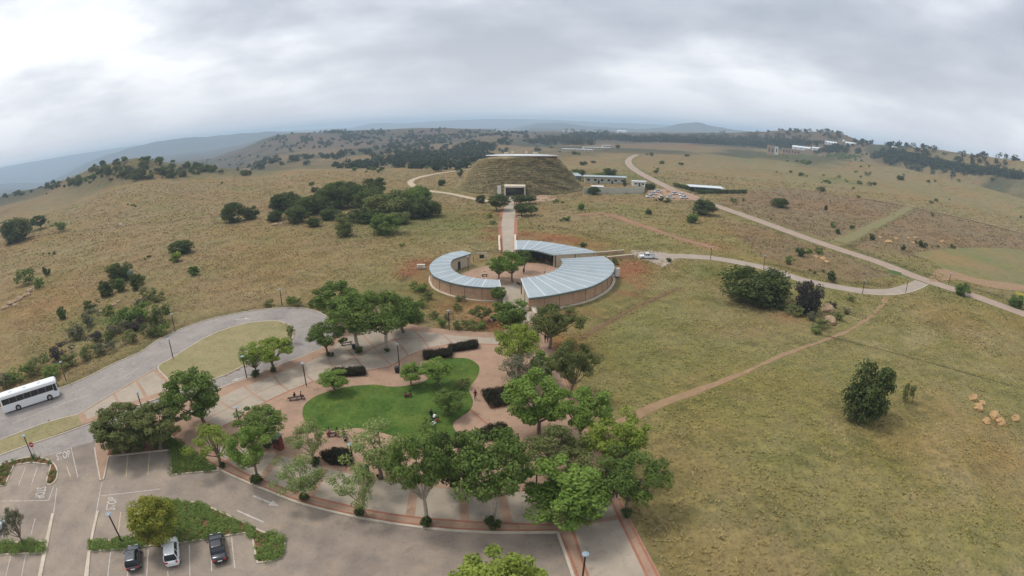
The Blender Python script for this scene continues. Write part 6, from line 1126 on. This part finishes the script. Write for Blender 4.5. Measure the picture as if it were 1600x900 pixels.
# ------------------------------------------------------------------ people
m_skin = mat('skin', (0.16, 0.085, 0.055), 0.7, 0.3); m_hair = mat('hair', (0.012, 0.010, 0.009), 0.8, 0.2); m_shoe = mat('shoes', (0.03, 0.028, 0.028), 0.7, 0.3)
CL = {k: mat('cloth_'+k, c, 0.9, 0.1, var=0.12, scale=8) for k, c in (('maroon', (0.17, 0.025, 0.035)), ('white', (0.70, 0.70, 0.70)), ('navy', (0.02, 0.025, 0.045)), ('black', (0.016, 0.016, 0.018)), ('pink', (0.55, 0.22, 0.30)), ('grey', (0.22, 0.22, 0.23)), ('blue', (0.10, 0.17, 0.30)), ('red', (0.35, 0.05, 0.045)))}
def body_mesh(pose):
    J = dict(pel=(0, 0, .95), bel=(0, .0, 1.10), che=(0, .02, 1.32), nec=(0, .02, 1.48), hb=(0, .04, 1.56), ht=(0, .04, 1.70))
    for s, n in ((1, 'l'), (-1, 'r')):
        J.update({'sh'+n: (s*.19, .01, 1.42), 'el'+n: (s*.25, -.02, 1.13), 'wr'+n: (s*.26, .06, .90), 'ha'+n: (s*.26, .09, .80), 'hi'+n: (s*.10, 0, .90), 'kn'+n: (s*.11, .03, .50), 'an'+n: (s*.11, -.02, .09), 'to'+n: (s*.12, .16, .04)})
    if pose == 'walk': J.update(knl=(.1, .2, .52), anl=(.1, .22, .10), tol=(.11, .38, .07), knr=(-.1, .02, .5), anr=(-.1, -.28, .14), tor=(-.1, -.14, .05), ell=(.26, -.14, 1.15), wrl=(.27, -.12, .92), hal=(.27, -.1, .83), elr=(-.26, .08, 1.15), wrr=(-.27, .25, .98), har=(-.27, .32, .92))
    if pose in ('sit', 'floor', 'recline'):
        z = 0.45 if pose == 'sit' else 0.0; lower = {'pel': (0, 0, z+.12), 'bel': (0, -.01, z+.27), 'che': (0, .04, z+.50), 'nec': (0, .07, z+.66), 'hb': (0, .10, z+.74), 'ht': (0, .11, z+.88)}
        if pose == 'recline': lower = {'pel': (0, 0, .12), 'bel': (0, -.12, .22), 'che': (0, -.30, .38), 'nec': (0, -.42, .50), 'hb': (0, -.46, .57), 'ht': (0, -.50, .71)}
        J.update(lower); c = np.array(J['che'])
        for s, n in ((1, 'l'), (-1, 'r')):
            J['sh'+n] = tuple(c + np.array((s*.19, -.01, .10))); J['hi'+n] = (s*.10, .04, z+.11)
            if pose == 'sit': J.update({'el'+n: (s*.25, .05, z+.32), 'wr'+n: (s*.16, .28, z+.24), 'ha'+n: (s*.12, .36, z+.23), 'kn'+n: (s*.12, .47, z+.08), 'an'+n: (s*.12, .46, .09), 'to'+n: (s*.12, .63, .04)})
            elif pose == 'floor': J.update({'el'+n: (s*.30, .16, .34), 'wr'+n: (s*.16, .38, .42), 'ha'+n: (s*.10, .46, .42), 'kn'+n: (s*.20, .40, .46), 'an'+n: (s*.12, .52, .09), 'to'+n: (s*.12, .68, .04)})
            else: J.update({'el'+n: (s*.30, -.52, .28), 'wr'+n: (s*.28, -.58, .06), 'ha'+n: (s*.28, -.50, .03), 'kn'+n: (s*.13, .45, .16 + .25*(s > 0)), 'an'+n: (s*.12, .85, .08), 'to'+n: (s*.13, .93, .18)})
    rd = dict(pel=.16, bel=.14, che=.165, nec=.06, hb=.085, ht=.09, sh=.075, el=.05, wr=.035, ha=.04, hi=.105, kn=.07, an=.045, to=.04)
    names = list(J); idx = {n: i for i, n in enumerate(names)}; E_ = [('pel', 'bel'), ('bel', 'che'), ('che', 'nec'), ('nec', 'hb'), ('hb', 'ht')]
    for n in 'lr': E_ += [('che', 'sh'+n), ('sh'+n, 'el'+n), ('el'+n, 'wr'+n), ('wr'+n, 'ha'+n), ('pel', 'hi'+n), ('hi'+n, 'kn'+n), ('kn'+n, 'an'+n), ('an'+n, 'to'+n)]
    me = bpy.data.meshes.new('b'); me.from_pydata([J[n] for n in names], [(idx[a], idx[b]) for a, b in E_], []); o = bpy.data.objects.new('b', me); C.objects.link(o)
    md = o.modifiers.new('s', 'SKIN'); md.use_smooth_shade = True
    for i, n in enumerate(names):
        q = rd[n] if n in rd else rd[n[:2]]; sv = me.skin_vertices[0].data[i]; sv.radius = (q, q*0.85); sv.use_root = (n == 'pel')
    o.modifiers.new('d', 'SUBSURF').render_levels = 1; o.modifiers['d'].levels = 1
    dg = bpy.context.evaluated_depsgraph_get(); bm_ = bpy.data.meshes.new_from_object(o.evaluated_get(dg)); bpy.data.objects.remove(o)
    bone = {('nec', 'hb'): 0, ('hb', 'ht'): 0, ('pel', 'bel'): 1, ('bel', 'che'): 1, ('che', 'nec'): 1}
    def bmat(a, b):
        if (a, b) in bone: return bone[(a, b)]
        k = a[:2]; return {'ch': 1, 'sh': 1, 'el': 1, 'wr': 0, 'pe': 2, 'hi': 2, 'kn': 2, 'an': 3}[k]
    segs = [(np.array(J[a]), np.array(J[b]), bmat(a, b)) for a, b in E_]; mi = []
    for p in bm_.polygons:
        c = np.array(p.center); best = (9, 0)
        for a, b, m_ in segs:
            t = np.clip(np.dot(c-a, b-a)/np.dot(b-a, b-a), 0, 1); d_ = np.linalg.norm(c-a-t*(b-a)); best = min(best, (d_, m_))
        mi.append(best[1])
    bm_.materials.clear()
    for m_ in (m_skin, CL['maroon'], CL['navy'], m_shoe): bm_.materials.append(m_)
    bm_.polygons.foreach_set('material_index', mi); bm_.name = 'person_'+pose
    hd = np.array(J['ht']); mb = MB(); rings = [[tuple(hd + np.array((math.cos(a)*r_, math.sin(a)*r_-0.015, z))) for a in np.linspace(0, 2*math.pi, 12, endpoint=False)] for z, r_ in ((-.03, .098), (.03, .104), (.075, .085), (.10, .04))]; mb.loft(rings); hm = mb.mesh('hair', True); hm.materials.append(m_hair)
    nose = MB(); nose.loft([[tuple(hd + np.array((x, .095+y, z))) for x, z in ((-.012, -.075), (.012, -.075), (0, -.035))] for y in (-.02, .018)]); nm = nose.mesh('face'); nm.materials.append(m_skin)
    return bm_, hm, nm
BM = {k: body_mesh(k) for k in ('stand', 'walk', 'sit', 'floor', 'recline')}
def person(pose, px, py, face, top, bottom, label, z=0.1):
    x, y = P(px, py, z); e = empty('person', (x, y, z), R(face), label, 'person'); b, h, n_ = BM[pose]
    o = bpy.data.objects.new('body', b); C.objects.link(o); o.parent = e
    for i, m in ((1, CL[top]), (2, CL[bottom])): o.material_slots[i].link = 'OBJECT'; o.material_slots[i].material = m
    for nm, me_ in (('hair', h), ('nose', n_)): q = bpy.data.objects.new(nm, me_); C.objects.link(q); q.parent = e
person('sit', 471, 624, -70, 'maroon', 'navy', 'seated person in maroon on the right end of the lamp bench'); person('sit', 461, 624.5, -110, 'black', 'grey', 'seated person in black at the middle of the lamp bench')
person('floor', 633, 621, -60, 'maroon', 'black', 'person in maroon sitting on the lawn, left of the pair'); person('floor', 642, 620, 70, 'maroon', 'grey', 'person in maroon sitting on the lawn, right of the pair')
person('floor', 673.5, 648, -150, 'black', 'navy', 'person in black at the top of the trio on the lawn'); person('recline', 677.5, 654, 150, 'white', 'navy', 'person in white in the middle of the trio on the lawn'); person('recline', 681, 661, 140, 'maroon', 'white', 'person in maroon lowest of the trio on the lawn')
person('walk', 743, 625, 10, 'maroon', 'black', 'person in dark maroon walking past the dark hedge bed')
person('sit', 655, 580, 170, 'white', 'black', 'person in white sitting between two round trees, left'); person('sit', 661, 580, 190, 'white', 'black', 'person in white sitting between two round trees, right')
person('sit', 516, 680.5, 160, 'pink', 'maroon', 'person in pink on the bench pointing left'); person('sit', 528, 680.5, 200, 'black', 'maroon', 'person in black at the joint of the two benches'); person('sit', 537.5, 683, 250, 'maroon', 'black', 'person in maroon on the bench towards the hedge')
person('stand', 840, 534, 20, 'black', 'black', 'person in black standing left under the olive tree before the market', 0.05); person('stand', 852, 536, -20, 'black', 'navy', 'person in black standing beside a bag under the olive tree', 0.05); person('stand', 856, 535, 60, 'navy', 'black', 'person in navy standing rightmost under the olive tree', 0.05)
person('sit', 768, 502, 170, 'black', 'white', 'person on the bench under the low flat topped tree', 0.0); person('stand', 740, 409, 90, 'red', 'black', 'person standing by the narrow crescent doors in the courtyard', 0.06)
person('stand', 818, 429, 0, 'black', 'navy', 'person in black standing beside the slim courtyard tree', 0.06); person('sit', 852, 428, 30, 'white', 'navy', 'person in white seated near the inner edge of the widest crescent', 0.06); person('sit', 758, 432, 100, 'white', 'black', 'person in white seated on the pale courtyard bench', 0.06)
person('stand', 855, 413, 200, 'red', 'grey', 'person in red under the open market hall roof', 0.06); person('walk', 804, 321, 180, 'red', 'black', 'person walking on the walkway near the mound, left of two', 0.08); person('walk', 806.5, 320, 180, 'maroon', 'navy', 'person walking on the walkway near the mound, right of two', 0.08)
person('stand', 995, 404, 90, 'black', 'black', 'person in black standing at the front of the pickup', 0.0)
x, y = P(780, 305); e = empty('statue_sign', (x, y, 0), 0, 'slim white banner beside the mound portal', 'banner'); MB().box(-1.0, -0.15, 0.5, 1.0, 0.15, 5.2).build('panel', m_white, e); MB().box(-0.15, -0.1, 0, 0.15, 0.1, 0.498).build('post', m_dark, e)
# ------------------------------------------------------------------ haze: the air over the whole landscape
hz = bpy.data.materials.new('haze_air'); hz.use_nodes = True; t = hz.node_tree
for n in list(t.nodes):
    if n.type != 'OUTPUT_MATERIAL': t.nodes.remove(n)
pv = t.nodes.new('ShaderNodeVolumePrincipled'); pv.inputs['Color'].default_value = (0.64, 0.82, 1.0, 1); pv.inputs['Density'].default_value = 1.9e-4; pv.inputs['Anisotropy'].default_value = 0.0
t.links.new(pv.outputs[0], [n for n in t.nodes if n.type == 'OUTPUT_MATERIAL'][0].inputs['Volume'])
hb = MB(); hb.box(-15500, -15500, -180, 15500, 15500, 145); ho = hb.build('haze', hz); tag(ho, kind='stuff')
